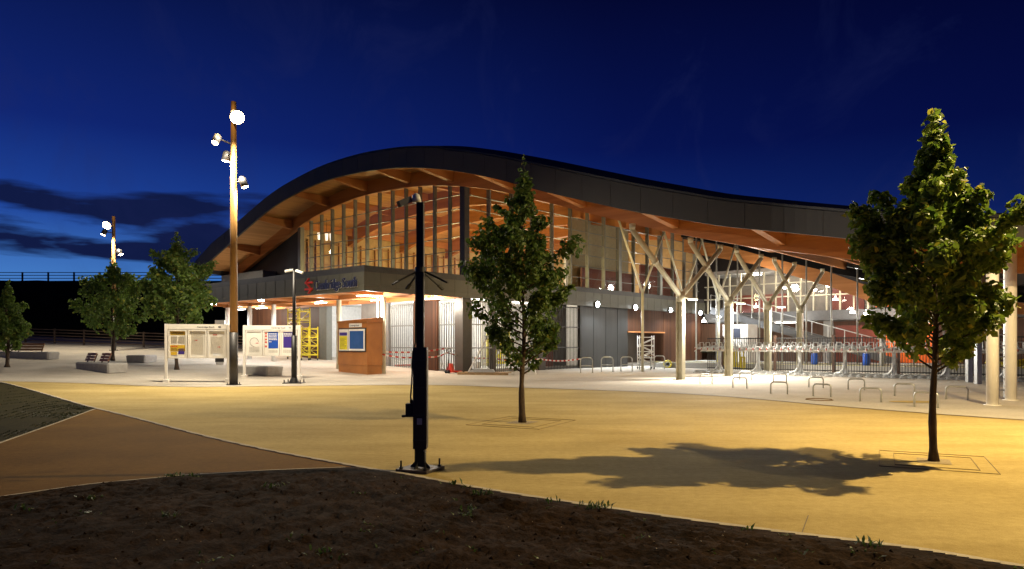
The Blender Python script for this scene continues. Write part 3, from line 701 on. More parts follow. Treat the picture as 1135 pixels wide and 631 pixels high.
# text runs toward -v (left to right as seen)
def signmtx(u, v, z, sc=1.0):
    M = Matrix.Identity(4); ax = L(0, -1, 0); M.col[0] = (*ax, 0); M.col[1] = (0, 0, 1, 0); n_ = L(-1, 0, 0); M.col[2] = (*n_, 0)
    p = L(u, v, z) - SG.location; M.col[3] = (*p, 1); return M
em = MB()
def sbox(v0, v1, z0, z1): em.ubox(CE-.09, CE-.04, v0, v1, z0, z1)
w = .62; vc = va
for z in (4.06, 4.36): sbox(vc-w/2, vc+w/2, z-.045, z+.045)
for (s, z, h) in ((1, 4.36, .2), (-1, 4.06, -.2)):
    em.bar(L(CE-.065, vc-s*.02, z+h*1.0), L(CE-.065, vc+s*.22, z), .05, .085, up=L(-1, 0, 0))
em.bar(L(CE-.065, vc-.2, 4.06), L(CE-.065, vc+.2, 4.36), .05, .085, up=L(-1, 0, 0))
em.build('arrow_emblem', REDP, SG)
t = textmesh('Cambridge South', .62, NAVY, 'lettering', SG, signmtx(CE-.08, va-.48, 3.99), .03)
xsz = [v.co for v in t.data.vertices]; 
Lw = max(uv(v)[1] for v in xsz)-min(uv(v)[1] for v in xsz); want = (va-.48)-uv(onU(397, CE))[1]
M0 = signmtx(CE-.08, va-.48, 3.99); t.data.transform(M0 @ Matrix.Diagonal((want/Lw, 1.0, 1, 1)) @ M0.inverted())
t2 = t.copy(); t2.data = t.data.copy(); t2.name = 'letter_return'; COL.objects.link(t2); t2.parent = SG
t2.data.materials.clear(); t2.data.materials.append(mat('letter_return_white', (.7, .68, .62), .5)); t2.data.transform(Matrix.Translation(L(.036, .012, -.012)))

# ------------------------------------------------------------------ fixtures on the building
E_W = emit('lamp_glow_warm', (1, .74, .42), 60); E_N = emit('lamp_glow_neutral', (1, .92, .8), 30); E_C = emit('lamp_glow_cool', (.85, .93, 1), 60); E_T = emit('tube_glow', (1, .96, .9), 9)
def bulkhead(p, nrm, power, col=COOL, label=None, cat='wall lamp', group='bulkhead lamps along the canopy edge'):
    t = thing('bulkhead_lamp', label, cat, p, group)
    n_ = Vector(nrm).normalized()
    m = MB(); m.tube(p, Vector(p)+n_*.09, .19, .19, 14); m.build('housing', DKGREY, t, True)
    m = MB(); m.tube(Vector(p)+n_*.095, Vector(p)+n_*.15, .175, .13, 14); m.build('lens', E_C, t, True)
    light('bulkhead_light', 'SPOT', Vector(p)+n_*.2, power, col, .08, spot=165, blend=.5, aim=Vector(p)+n_*1.2+Vector((0, 0, -1.5)))
for i, (px, py, lb) in enumerate(((661, 337.6, 'white bulkhead lamp above the charcoal wall, leftmost of the four along the long front'), (703, 341, 'white bulkhead lamp over the brown timber lintel'), (742, 344, 'white bulkhead lamp just left of the nearest branching column'), (775, 347, 'white bulkhead lamp at the end corner of the brown timber wall'))):
    p = onV(px, CV-.02); p.z = zat(py, p.y); bulkhead(p, L(0, -1, 0), 1300, label=lb)
for (px, py, lb) in ((237, 337, 'white ceiling lamp under the far left end of the canopy'), (289.5, 332, 'bright white ceiling lamp under the canopy above the notice boards')):
    p = onU(px, 19.6); p.z = CB+.16; bulkhead(p, (0, 0, -1), 500, COOL, lb, 'ceiling lamp', 'round lamps under the entrance canopy')
def tubelight(pts, power, label, w=.05):
    t = thing('tube_light', label, 'tube light', pts[0], 'linear tube lights of the entrance')
    m = MB()
    for a, b in zip(pts, pts[1:]): m.bar(Vector(a)+Vector((0, 0, .035)), Vector(b)+Vector((0, 0, .035)), w+.03, .03)
    m.build('housing', WHITE, t)
    m = MB()
    for a, b in zip(pts, pts[1:]): m.bar(a, b, w, .035)
    m.build('diffuser', E_T, t)
    a, b = Vector(pts[0]), Vector(pts[1]); light('tube_lamp', 'POINT', (a+b)/2-Vector((0, 0, .25)), power, NEUT, .15)
def tubeU(px0, py, px1, u, power, lb):
    a = onU(px0, u); b = onU(px1, u); z = CB-.02; tubelight([(a.x, a.y, z), (b.x, b.y, z)], power, lb)
tubeU(349, 329, 362, 22.6, 340, 'short tube light left of the station sign emblem, under the canopy')
tubeU(262, 340, 272, 23.3, 300, 'tube light above the golden lamp post, far left under the canopy')
tubeU(284, 338, 296, 23.3, 300, 'tube light between the two left white canopy columns')
tubeU(411, 331, 425, 23.0, 340, 'tube light behind the kiosk, beside the entrance shutter')
tubeU(470, 335, 491, 24.2, 380, 'tube light right of the black foreground pole, above the bar gates')
a, b = onU(395, 20.2), onU(424, 21.0)
tubelight([(a.x, a.y, CB-.04), (b.x, b.y, CB-.04)], 430, 'long tube light at the canopy corner above the kiosk')
pc = L(21.4, 27.1); tb = MB()
for (i, dx) in ((0, -.22), (1, .17)):
    pass
t = thing('column_light', 'upright light strip glowing beside the canopy column next to the kiosk', 'light strip', (pc.x-.24, pc.y-.1, terr(pc.x, pc.y)))
m = MB(); m.bar((pc.x-.24, pc.y-.1, terr(pc.x, pc.y)+.02), (pc.x-.24, pc.y-.1, CB-.05), .06); m.build('channel', WHITE, t)
m = MB(); m.bar((pc.x-.24, pc.y-.15, .9), (pc.x-.24, pc.y-.15, CB-.06), .035); m.build('diffuser', E_T, t)
light('column_strip_light', 'POINT', (pc.x-.3, pc.y-.35, 2.3), 90, NEUT, .3)
# lights inside
for (u, v) in ((28.5, 28), (28, 32), (28, 36), (33, 28.5), (39, 29), (44, 29)):
    light('room_light', 'POINT', L(u, v, 3.4), 330, COOL if v > 31 else NEUT, .3)
for u in (28.5, 33, 38, 43, 48):
    for v in (29.5, 36.5): light('hall_light', 'POINT', L(u, v, 6.2), 330 if u < 42 else 420, (1, .78, .34) if u < 42 else NEUT, .35)
HL = thing('pendant_lights', 'white hanging lamps seen through the upper glazing at its left end', 'pendant lamps', L(26.8, 38, 7))
for (px, py) in ((353.5, 262), (362, 263), (367, 263)):
    p = onU(px, 26.6); z = zat(py, p.y); m = MB(); m.tube((p.x, p.y, z-.22), (p.x, p.y, z+.22), .07, .11, 12); o = m.build('lamp_shade', emit('pendant_glow', (1, .85, .65), 1.6), HL, True)
    m = MB(); m.tube((p.x, p.y, z+.2), (p.x, p.y, z+1.2), .012, .012, 5); m.build('cord', BLACK, o)
# lamps on the branching columns
for i, (px, py) in enumerate(((768, 332), (821, 336.5), (866, 340.5))):
    p = onV(px, 14.0); z = zat(py, p.y); u0 = 26.9+4.62*i
    t = thing('column_lamp', ['small oval lamp on the nearest branching column', 'small oval lamp on the second branching column', 'small oval lamp on the third branching column'][i], 'column lamp', (p.x, p.y, z), 'lamps bracketed to the branching columns')
    m = MB(); m.box(p.x-.2, p.x+.2, p.y-.1, p.y+.1, z, z+.07); m.build('housing', STEEL, t, bevel=.02)
    m = MB(); m.box(p.x-.17, p.x+.17, p.y-.085, p.y+.085, z-.03, z-.003); m.build('lens', emit('col_lamp_glow', (1, .93, .78), 18), t)
    m = MB(); m.tube((p.x-.15, p.y+.05, z+.04), L(u0, 14.35, z+.1), .025, .025, 8); m.build('bracket', STEEL, t)
    light('column_light', 'SPOT', (p.x, p.y, z-.1), 2400, NEUT, .12, spot=158, blend=.7, aim=(p.x+.6, p.y-1.6, 0))
    light('column_wash', 'POINT', (p.x-.25, p.y-.15, z-.35), 30, NEUT, .1)
light('soffit_wash', 'POINT', L(30, 19.5, 4.2), 420, WARM, .4); light('soffit_wash', 'POINT', L(40, 17, 4.0), 420, NEUT, .4)

# ------------------------------------------------------------------ lamp posts
LCOL = (1, .88, .68); LSZ = .12
def lamp_post(base, H, label, power, facing, heads, dark=1.9):
    t = thing('lamp_post', label, 'lamp post', base, 'tall timber lamp posts of the plaza')
    x, y, z = base
    m = MB(); m.tube(base, (x, y, z+dark), .148, .148, 16); m.build('steel_sleeve', DKGREY, t, True)
    m = MB(); m.tube((x, y, z+dark-.004), (x, y, z+H), .14, .095, 16); m.build('post_shaft', LAMPW, t, True)
    m = MB(); m.tube(base, (x, y, z+.03), .26, .26, 16)
    for k in range(4): a = k*math.pi/2+.7; m.tube((x+.21*math.cos(a), y+.21*math.sin(a), z+.03), (x+.21*math.cos(a), y+.21*math.sin(a), z+.10), .02, .015, 6)
    m.build('base_flange', DKGREY, t)
    for i, (h, dx, dy, r, ln, tilt, on) in enumerate(heads):
        p = Vector((x+dx, y+dy, z+h)); out = Vector((dx, dy, 0)).normalized()
        ax = (out*tilt+Vector((0, 0, -1))).normalized()
        m = MB(); m.tube(p-ax*ln/2, p+ax*ln/2, r, r*1.05, 14); m.tube(p-ax*ln/2-ax*.05, p-ax*ln/2, r*.6, r*.95, 14); hd = m.build('lamp_head', DKGREY, t, True)
        m = MB(); m.tube(p+ax*(ln/2+.004), p+ax*(ln/2+.03), r*.92, r*.7, 14); m.build('lens', E_W if on else CREAM, hd, True)
        m = MB(); m.tube(p-ax*ln*.2, (x+out.x*.08, y+out.y*.08, z+h-.02), .03, .03, 8); m.build('bracket', DKGREY, hd)
        if on: light('post_lamp', 'SPOT', p+ax*(ln/2+.08), power*on, LCOL, LSZ, spot=172, blend=.6, aim=p+ax*1.0+Vector((0, 0, -1.6)))
    return t
b = G(259, 427); sc_ = b.y/F
H1 = (427-113)*sc_
hz = lambda py: (427-py)*sc_
lamp_post(b, H1, 'tall golden lamp post standing by the notice boards with four lamp heads', 3700, 0, [
    (hz(138), .45, -.85, .25, .12, 1.6, 1.0), (hz(160), -.36, -.62, .13, .3, .5, .5), (hz(173), -.3, .1, .14, .3, .2, .12), (hz(202), .33, .05, .13, .34, .35, .3)])
light('head_fill', 'POINT', b+Vector((.1, -.75, hz(125))), 30, WARM, .1)  # extra point added to brighten the post top above the head
# added spot with no fixture, washing the post shaft
light('shaft_fill', 'SPOT', b+Vector((-.3, -.9, hz(125))), 550, WARM, .1, spot=70, blend=1, aim=b+Vector((-.15, -.5, 0)))
b2 = at(126, 46)
light('head_fill', 'POINT', b2+Vector((.1, -.75, 9.9)), 40, WARM, .1)  # same added point for the distant post, no fixture of its own
s2_ = 46/F; hy2 = lambda py: zat(py, 46)-b2.z
lamp_post(b2, hy2(240), 'distant golden lamp post rising behind the round tree at left', 3600, 0, [
    (hy2(252), .05, -.85, .26, .12, 1.6, 1.0), (hy2(258), -.55, -.1, .15, .32, .5, .03), (hy2(280), .45, -.1, .15, .32, .5, .03)], 2.2)
light('shaft_fill', 'SPOT', b2+Vector((-.3, -.9, hy2(245))), 220, WARM, .1, spot=70, blend=1, aim=b2+Vector((-.15, -.5, 0)))  # added fill along the distant shaft, not one of its heads
# the plaza's third post stands just outside the frame on the right and lights the big tree
LCOL = (1, .75, .36); LSZ = .045
b3 = Vector((9.6, 9.3, 0))
lamp_post(b3, 7.8, 'tall golden lamp post on the plaza to the right of the big tree', 5600, 0, [
    (7.2, -.35, .1, .26, .12, .25, 1.0), (6.6, .35, .1, .14, .32, .5, .2)])
b4 = Vector((-9.5, 9.0, 0))

# ------------------------------------------------------------------ black poles with cameras
def big_pole():
    b = G(466, 521.5); s = b.y/F; x, y, z = b
    t = thing('camera_pole', 'black square camera pole on a bolted base plate in the foreground', 'camera pole', b)
    hh = lambda py: (521.5-py)*s
    m = MB(); m.box(x-.062, x+.062, y-.062, y+.062, z+.05, z+hh(455)); m.build('pole', BLACK, t, bevel=.008)
    m = MB(); m.box(x-.078, x+.082, y-.085, y+.085, z+hh(497), z+hh(385)); m.box(x+.083, x+.087, y-.06, y+.06, z+hh(492), z+hh(388)); m.build('equipment_box', mat('brown_black_metal', (.030, .024, .022), .45, .2, .2, 4), t, bevel=.01)
    m = MB(); m.box(x-.045, x+.045, y-.045, y+.045, z+hh(386), z+hh(225)); m.build('upper_pole', BLACK, t, bevel=.006)
    m = MB(); c = Vector((x, y, z)); r = .21
    a = math.radians(24); ax = Vector((math.cos(a), -math.sin(a), 0)); ay = Vector((math.sin(a), math.cos(a), 0)); 
    cs = [c-ax*r-ay*r, c+ax*r-ay*r, c+ax*r+ay*r, c-ax*r+ay*r]
    m.hexa([p+Vector((0, 0, .004)) for p in cs], [p+Vector((0, 0, .035)) for p in cs]); pl = m.build('base_plate', mat('base_plate_metal', (.07, .055, .05), .45, .3), t)
    m = MB()
    for i in (-1, 1):
        for j in (-1, 1):
            p = c+ax*i*.165+ay*j*.165; m.tube(p+Vector((0, 0, .035)), p+Vector((0, 0, .055)), .024, .024, 6); m.tube(p+Vector((0, 0, .055)), p+Vector((0, 0, .13)), .011, .011, 6)
    m.build('bolts', BLACK, pl)
    m = MB()
    for d in (ax, -ax, ay, -ay):
        q = d.cross(Vector((0, 0, 1)))*.006; p0 = c+d*.06+Vector((0, 0, .036)); p1 = c+d*.14+Vector((0, 0, .036)); p2 = c+d*.06+Vector((0, 0, .12))
        m.add([p0-q, p1-q, p2-q, p0+q, p1+q, p2+q], [(0, 1, 2), (3, 5, 4), (0, 3, 4, 1), (1, 4, 5, 2), (2, 5, 3, 0)])
    m.build('gusset', BLACK, pl)
    m = MB(); m.box(x-.17, x-.08, y-.06, y+.06, z+hh(462), z+hh(447)); m.box(x-.22, x-.17, y-.03, y+.03, z+hh(462.5), z+hh(460)); m.box(x-.12, x-.085, y-.05, y+.05, z+hh(447), z+hh(443)); m.build('socket_box', BLACK, t, bevel=.006)
    # camera head
    p = Vector((x-.04, y-.03, z+hh(222)))
    m = MB(); m.tube(p+Vector((.0, 0, -.03)), p+Vector((-.01, 0, .05)), .055, .045, 14); m.tube(p+Vector((-.01, 0, .05)), p+Vector((-.015, 0, .075)), .045, .015, 14); m.build('camera_dome', WHITE, t, True)
    q = p+Vector((-.14, -.05, -.035)); d = Vector((-.75, -.5, -.45)).normalized()
    m = MB(); m.bar(q+d*.08, q-d*.09, .075, .07); m.build('camera_body', mat('camera_casing', (.05, .05, .06), .4), t)
    m = MB(); m.tube(q-d*.06, p+Vector((-.02, 0, 0)), .02, .02, 8); m.build('camera_arm', WHITE, t)
    h = hh(299)
    m = MB()
    for (dx, dy, dz) in ((-.25, -.16, -.16), (-.16, .2, -.17), (.28, -.12, -.14), (.2, .22, -.18)):
        m.tube((x, y, z+h), (x+dx, y+dy, z+h+dz), .012, .012, 6); e_ = Vector((x+dx, y+dy, z+h+dz)); dd = Vector((dx, dy, dz)).normalized(); m.bar(e_-dd*.02, e_+dd*.07, .04, .02)
    m.tube((x, y, z+h-.03), (x, y, z+h+.03), .066, .066, 12)
    m.build('antenna_arms', BLACK, t)
    m = MB(); m.box(x-.03, x+.03, y-.0895, y-.0865, z+hh(470), z+hh(463)); m.build('label_plate', GALV, t)
    m = MB()
    for py in (400, 430, 460, 488): m.box(x-.081, x+.085, y-.0885, y+.0885, z+hh(py), z+hh(py)+.012)
    m.build('clamp_bands', DKGREY, t)
    m = MB(); m.path([(x-.1, y-.04, z+hh(447)), (x-.11, y-.05, z+hh(440)), (x-.095, y-.06, z+hh(425)), (x-.083, y-.06, z+hh(390)), (x-.052, y-.05, z+hh(380)), (x-.05, y-.03, z+hh(300))], .009, 6); m.build('cable', RUBBER, t, True)
    m = MB(); m.tube((x+.05, y-.05, z+hh(499)), (x+.075, y-.1, z+hh(499)), .014, .014, 8); m.build('lock_stud', GALV, t)
big_pole()
def slim_pole():
    b = G(326, 425); s = b.y/F; x, y, z = b; hh = lambda py: (425-py)*s
    t = thing('camera_pole', 'slim black camera pole by the end of the notice boards', 'camera pole', b)
    m = MB(); m.tube(b, (x, y, z+hh(372)), .105, .105, 12); m.tube((x, y, z+hh(372)), (x, y, z+hh(300)), .065, .06, 12); m.build('pole', BLACK, t, True)
    m = MB(); m.box(x-.36, x+.36, y-.3, y+.3, z+.004, z+.03)
    for i in (-.3, .3): m.tube((x+i, y-.24, z+.03), (x+i, y-.24, z+.14), .02, .02, 6); m.tube((x+i, y+.24, z+.03), (x+i, y+.24, z+.14), .02, .02, 6)
    m.tube((x, y, z+.03), (x, y, z+.22), .2, .11, 12); m.build('base_plate', BLACK, t)
    for (dx, dz, tl) in ((-.14, -.02, -.25), (.17, -.04, .3)):
        p = Vector((x+dx, y-.05, z+hh(300)+dz)); m = MB(); m.bar(p+Vector((-.16 if dx < 0 else .2, -.1, -.03 if dx < 0 else -.07)), p+Vector((.1 if dx < 0 else -.1, .05, .03)), .1, .09); m.build('camera', WHITE, t, bevel=.015)
    m = MB(); m.bar((x-.16, y, z+hh(302)), (x+.18, y, z+hh(302)), .04)
    for s_ in (-1, 1): m.path([(x, y, z+hh(340)), (x+s_*.25, y-.05, z+hh(341)), (x+s_*.38, y-.1, z+hh(344))], .015, 6)
    m.build('bracket', BLACK, t)
slim_pole()

# ------------------------------------------------------------------ notice boards
def board(p0, p1, ztop_, label, posters, header=True):
    """frame on two posts between two ground points with three poster cases"""
    p0, p1 = Vector(p0), Vector(p1); W_ = (p1-p0).xy.length; ax = Vector(((p1-p0).x, (p1-p0).y, 0)).normalized(); ny = Vector((ax.y, -ax.x, 0))
    t = thing('notice_board', label, 'notice board', p0, 'notice boards of the forecourt')
    z0 = min(p0.z, p1.z); 
    def bx(mb, a0, a1, n0, n1, za, zb_):
        c = [(a0, n0), (a1, n0), (a1, n1), (a0, n1)]
        f = lambda z: [Vector((p0.x, p0.y, z0+z))+ax*a+ny*n_ for a, n_ in c]
        return mb.hexa(f(za), f(zb_))
    m = MB(); bx(m, 0, .1, -.05, .05, -.02, ztop_); bx(m, -.05, .15, -.1, .1, -.01, .16); o = m.build('post', CREAM, t, bevel=.01)
    m = MB(); bx(m, W_-.1, W_, -.05, .05, -.02, ztop_); bx(m, W_-.15, W_+.05, -.1, .1, -.01, .16); m.build('post', CREAM, t, bevel=.01)
    m = MB(); bx(m, .102, W_-.102, -.045, .045, ztop_-.19, ztop_-.005); bx(m, .102, W_-.102, -.03, -.01, ztop_-1.28, ztop_-.195); bk = m.build('header_panel', CREAM, t)
    M = Matrix.Identity(4); M.col[0] = (*ax, 0); M.col[1] = (0, 0, 1, 0); M.col[2] = (*ny, 0); M.col[3] = (*(ax*(W_*.5)+ny*.047+Vector((0, 0, z0-p0.z+ztop_-.135))), 1)
    textmesh('Cambridge South', .085, INK, 'lettering', bk, M, .002)
    m = MB()
    for (da, dz) in ((.78, -.12), (.78, -.085)): bx(m, W_*.5+da-.05, W_*.5+da+.05, .046, .05, ztop_+dz-.008, ztop_+dz+.008)
    m.build('emblem', INK, bk)
    cw = (W_-.2-.02)/3
    for i, kind in enumerate(posters):
        a = .11+cw*i+.02; b_ = a+cw-.04; zt = ztop_-.215; zl = ztop_-1.27
        m = MB(); 
        for q in ((a, a+.045, zl, zt), (b_-.045, b_, zl, zt), (a+.046, b_-.046, zt-.045, zt), (a+.046, b_-.046, zl, zl+.045)): bx(m, q[0], q[1], .0, .06, q[2], q[3])
        bx(m, a+.01, a+.05, .061, .066, zl+.02, zl+.08)
        cs = m.build('poster_case', CREAM, t)
        m = MB(); bx(m, a+.05, b_-.05, .0, .022, zl+.05, zt-.05); ps = m.build('poster', PAPER, t)
        pw = b_-a-.1; pa = a+.05; ph = zt-zl-.1; pz = zl+.05
        def blk(nm, mm, x0, x1, y0, y1, k=.026):
            m = MB(); bx(m, pa+pw*x0, pa+pw*x1, .0, k, pz+ph*y0, pz+ph*y1); return m.build(nm, mm, ps)
        def lines(x0, x1, y0, y1, nl, mm=PGREY, k=.028, h=.35):
            m = MB()
            for j in range(nl):
                yy = y0+(y1-y0)*(j+.5)/nl; hh = (y1-y0)/nl*h/2; xx = x0
                while xx < x1-.02:
                    w_ = min(R.uniform(.04, .13), x1-xx); bx(m, pa+pw*xx, pa+pw*(xx+w_), .0, k, pz+ph*(yy-hh), pz+ph*(yy+hh)); xx += w_+.025
            m.build('print', mm, ps)
        if kind == 'yellow':
            blk('heading_band', PYEL, .03, .97, .85, .985); lines(.1, .9, .87, .96, 2, INK, .03, .5)
            lines(.08, .46, .52, .8, 9); lines(.54, .92, .52, .8, 9); blk('info_band', PYEL, .03, .97, .22, .46); lines(.08, .5, .38, .44, 1, PRED, .03, .6)
            lines(.08, .48, .24, .36, 3, INK, .03, .3); blk('info_box', PURP, .54, .93, .1, .33); blk('info_box', PYEL, .06, .46, .07, .2); lines(.1, .5, .02, .06, 1, INK)
        elif kind == 'map':
            lines(.12, .88, .1, .9, 26, mat('poster_pale_ink', (.60, .56, .47), .6)); lines(.33, .5, .62, .66, 1, PRED, .03, .8)
        elif kind == 'text':
            lines(.1, .9, .12, .8, 22, MATS.get('poster_pale_ink') or mat('poster_pale_ink', (.60, .56, .47), .6)); lines(.25, .55, .84, .88, 1, PRED, .03, .8); lines(.55, .75, .36, .4, 1, PRED, .03, .8); blk('notice_slip', mat('white_slip', (.75, .74, .72), .5), .25, .75, .03, .14)
        elif kind == 'circle':
            m = MB(); c = Vector((p0.x, p0.y, z0))+ax*(pa+pw*.5)+ny*.024+Vector((0, 0, pz+ph*.55)); rr = pw*.3
            m.path([c+ax*math.cos(k*.25)*rr+Vector((0, 0, math.sin(k*.25)*rr)) for k in range(20)], .012, 4); m.build('map_ring', PGREY, ps)
            lines(.15, .85, .1, .35, 6, PGREY); lines(.62, .8, .48, .52, 1, PRED, .03, .8)
        elif kind == 'blue':
            blk('poster_field', BLUEP, .27, .97, .27, .985); m = MB()
            for y_ in (.32, .5, .62, .76, .88): bx(m, pa+pw*.04, pa+pw*.17, 0, .028, pz+ph*y_, pz+ph*(y_+.08))
            m.build('red_tabs', PRED, ps); lines(.33, .9, .62, .94, 5, WHITE, .031, .55); lines(.33, .5, .52, .6, 1, WHITE, .031, .5); lines(.3, .95, .08, .2, 3)
        elif kind == 'purple':
            blk('poster_field', PURP, .1, .8, .3, .985); blk('side_panel', PRED, .82, .97, .35, .9); lines(.14, .72, .78, .95, 3, WHITE, .031, .55); lines(.1, .9, .08, .22, 3)
    return t
pa_, pb_ = G(182.5, 424), G(254.5, 424.3)
board(pa_, pb_, (424-358)*pa_.y/F, 'cream notice board with a yellow poster, left of the golden lamp post', ['yellow', 'map', 'text'])
pa_, pb_ = G(269.5, 418.5), G(333, 420.3)
board(pa_, pb_, (418.5-359)*pa_.y/F, 'cream notice board with blue and purple posters, right of the golden lamp post', ['circle', 'blue', 'purple'])

# ------------------------------------------------------------------ kiosk
def kiosk():
    c = G(407, 415.6); u0, v0 = uv(c); w, d = 2.3, .88; z = terr(c.x, c.y)-.02; H = 2.62
    t = thing('kiosk', 'rust brown corten kiosk with a screen and a yellow notice under the canopy corner', 'kiosk', L(u0+d/2, v0+w/2, z+.02))
    m = MB()
    m.ubox(u0, u0+d, v0, v0+w, z+.45, z+H-.16); m.ubox(u0+.02, u0+d-.02, v0+.02, v0+w-.02, z, z+.445)
    a = [L(u0-.03, v0-.03, z+H-.157), L(u0+d+.03, v0-.03, z+H-.157), L(u0+d+.03, v0+w+.03, z+H-.157), L(u0-.03, v0+w+.03, z+H-.157)]
    tp = [L(u0-.03, v0-.03, z+H), L(u0+d+.03, v0-.03, z+H+.1), L(u0+d+.03, v0+w+.03, z+H+.02), L(u0-.03, v0+w+.03, z+H-.08)]
    m.hexa(a, tp); m.build('casing', CORTEN, t)
    m = MB(); m.ubox(u0-.03, u0-.003, v0+.4, v0+1.36, z+H-.38, z+H-.20); sg = m.build('sign_panel', WHITE, t)
    M = Matrix.Identity(4); ax = L(0, -1, 0); M.col[0] = (*ax, 0); M.col[1] = (0, 0, 1, 0); M.col[2] = (*L(-1, 0, 0), 0); M.col[3] = (*(L(u0-.033, v0+1.31, z+H-.335)-t.location), 1)
    textmesh('Cambridge South', .105, INK, 'lettering', sg, M, .002)
    m = MB(); m.ubox(u0-.05, u0-.003, v0+.06, v0+w-.12, z+1.08, z+2.2); fr = m.build('display_frame', mat('black_frame', (.02, .02, .022), .4), t)
    m = MB(); m.ubox(u0-.062, u0-.051, v0+1.42, v0+w-.17, z+1.13, z+2.15); yn = m.build('notice_sheet', WHITE, t)
    m = MB(); m.ubox(u0-.07, u0-.063, v0+1.47, v0+w-.22, z+1.18, z+1.83); m.build('yellow_field', mat('bright_yellow', (.72, .62, .01), .5), yn)
    m = MB(); m.ubox(u0-.07, u0-.063, v0+1.47, v0+w-.22, z+1.85, z+2.0); m.build('heading_band', PURP, yn)
    m = MB()
    for k in range(9): m.ubox(u0-.073, u0-.0705, v0+1.52+(.14 if k % 3 == 0 else 0), v0+w-.26, z+1.24+k*.06, z+1.255+k*.06)
    m.build('print', INK, yn)
    m = MB(); m.ubox(u0-.066, u0-.051, v0+.1, v0+1.37, z+1.13, z+2.15); scf = m.build('screen_frame', WHITE, t)
    m = MB(); m.ubox(u0-.07, u0-.067, v0+.2, v0+1.27, z+1.22, z+2.06); m.build('screen', SCREEN, scf)
kiosk()

# ------------------------------------------------------------------ benches
def block(g0, g1, depth, h, label, backs=(), name='concrete_bench', tim=TIMB):
    p0, p1 = Vector(g0), Vector(g1); W_ = (p1-p0).xy.length; ax = ((p1-p0).xy/W_).to_3d(); ny = Vector((-ax.y, ax.x, 0)); z0 = min(p0.z, p1.z)-.02
    t = thing(name, label, 'bench', p0, 'concrete benches of the plaza')
    P = lambda a, n_, z: p0.xy.to_3d()+ax*a+ny*n_+Vector((0, 0, z0+z))
    m = MB(); m.hexa([P(.04, .04, 0), P(W_-.04, .04, 0), P(W_-.04, depth-.04, 0), P(.04, depth-.04, 0)], [P(0, 0, h), P(W_, 0, h), P(W_, depth, h), P(0, depth, h)]); m.build('concrete_block', CONC, t, bevel=.06)
    for (a0, a1, n0, hh) in backs:
        m = MB(); 
        for k in range(3): zz = h+.06+k*hh/3; q = n0+.05*k; m.hexa([P(a0, q, zz), P(a1, q, zz), P(a1, q+.04, zz), P(a0, q+.04, zz)], [P(a0, q+.03, zz+hh/3-.02), P(a1, q+.03, zz+hh/3-.02), P(a1, q+.07, zz+hh/3-.02), P(a0, q+.07, zz+hh/3-.02)])
        bk = m.build('backrest', tim, t)
        for a in (a0+.1, a1-.1): m = MB(); m.bar(P(a, n0+.06, h-.01), P(a, n0+.2, h+hh), .04); m.build('backrest_bracket', DKGREY, bk)
    return t
block(G(-8, 396), G(53, 394.6), .8, .42, 'long concrete bench with a yellow timber backrest under the slim tree at far left', [(1.15, 2.75, .25, .4)])
block(G(83, 409), G(119, 414.5), .85, .46, 'concrete bench with two small brown timber backrests, on the left of the forecourt', [(.5, 1.35, .2, .36), (1.9, 2.7, .2, .36)], tim=mat('red_brown_timber', (.16, .06, .03), .5, 0, .2, 4))
block(G(139, 402), G(161, 402.6), 1.5, .42, 'plain pale concrete block bench beside the round tree trunk')
block(G(262, 413.5), G(296, 417.5), .85, .46, 'plain concrete bench behind the notice board with blue posters')

# totem behind the left board
tt = G(244, 404.5); t = thing('info_totem', 'white totem sign with a grey foot panel seen behind the left notice board', 'totem', tt)
m = MB(); m.box(tt.x-.24, tt.x+.24, tt.y-.06, tt.y+.06, tt.z+.13, zat(355, tt.y)); m.build('body', WHITE, t)
m = MB(); m.box(tt.x-.22, tt.x+.22, tt.y-.07, tt.y-.061, tt.z+.15, tt.z+.5); m.build('foot_panel', DKGREY, t)
m = MB(); m.box(tt.x-.2, tt.x+.2, tt.y-.05, tt.y+.05, tt.z-.02, tt.z+.13); m.build('plinth', WHITE, t)

# ------------------------------------------------------------------ cycle stands and hoops
def hoop_mesh(w, h, r, bar=None, rad=.09):
    m = MB(); pts = [Vector((-w/2, 0, -.02)), Vector((-w/2, 0, h-rad))]
    for k in range(1, 6): a = math.pi/2*k/5; pts.append(Vector((-w/2+rad-rad*math.cos(a), 0, h-rad+rad*math.sin(a))))
    for k in range(0, 6): a = math.pi/2*k/5; pts.append(Vector((w/2-rad+rad*math.sin(a), 0, h-rad+rad*math.cos(a))))
    pts.append(Vector((w/2, 0, -.02))); m.path(pts, r, 8)
    return m
hoops = [(782.5, 425.5, 'beside the nearest branching column'), (820, 430.5, 'in front of the second branching column'), (826.5, 421.6, 'behind another hoop near the second branching column'), (863.5, 437, 'nearest in the middle of the row'), (864.5, 424.5, 'at the foot of the third branching column'), (904.5, 430, 'behind the one on a round paving mark'), (911, 440, 'standing on a round paving mark'), (949, 432.5, 'left of the big tree, in the rear line'), (965, 445.8, 'nearest to the left of the big tree trunk'), (1002.5, 439.5, 'in front of the bike racks just left of the big tree'), (1026.5, 452, 'close beside the big tree trunk'), (1060.5, 443.5, 'between the big tree trunk and the round columns')]
proto = None
for px, py, lb in hoops:
    p = G(px, py)
    if proto is None:
        proto = hoop_mesh(.5, .36, .024).build('low_hoop', GALV, None, True, local=True); o = proto
    else: o = proto.copy(); COL.objects.link(o)
    o.location = p; o.rotation_euler = (0, 0, math.atan2(-.66, .75)+R.uniform(-.12, .12))
    tag(o, 'low steel hoop '+lb, 'hoop', 'low steel hoops set in the paving')
sproto = None
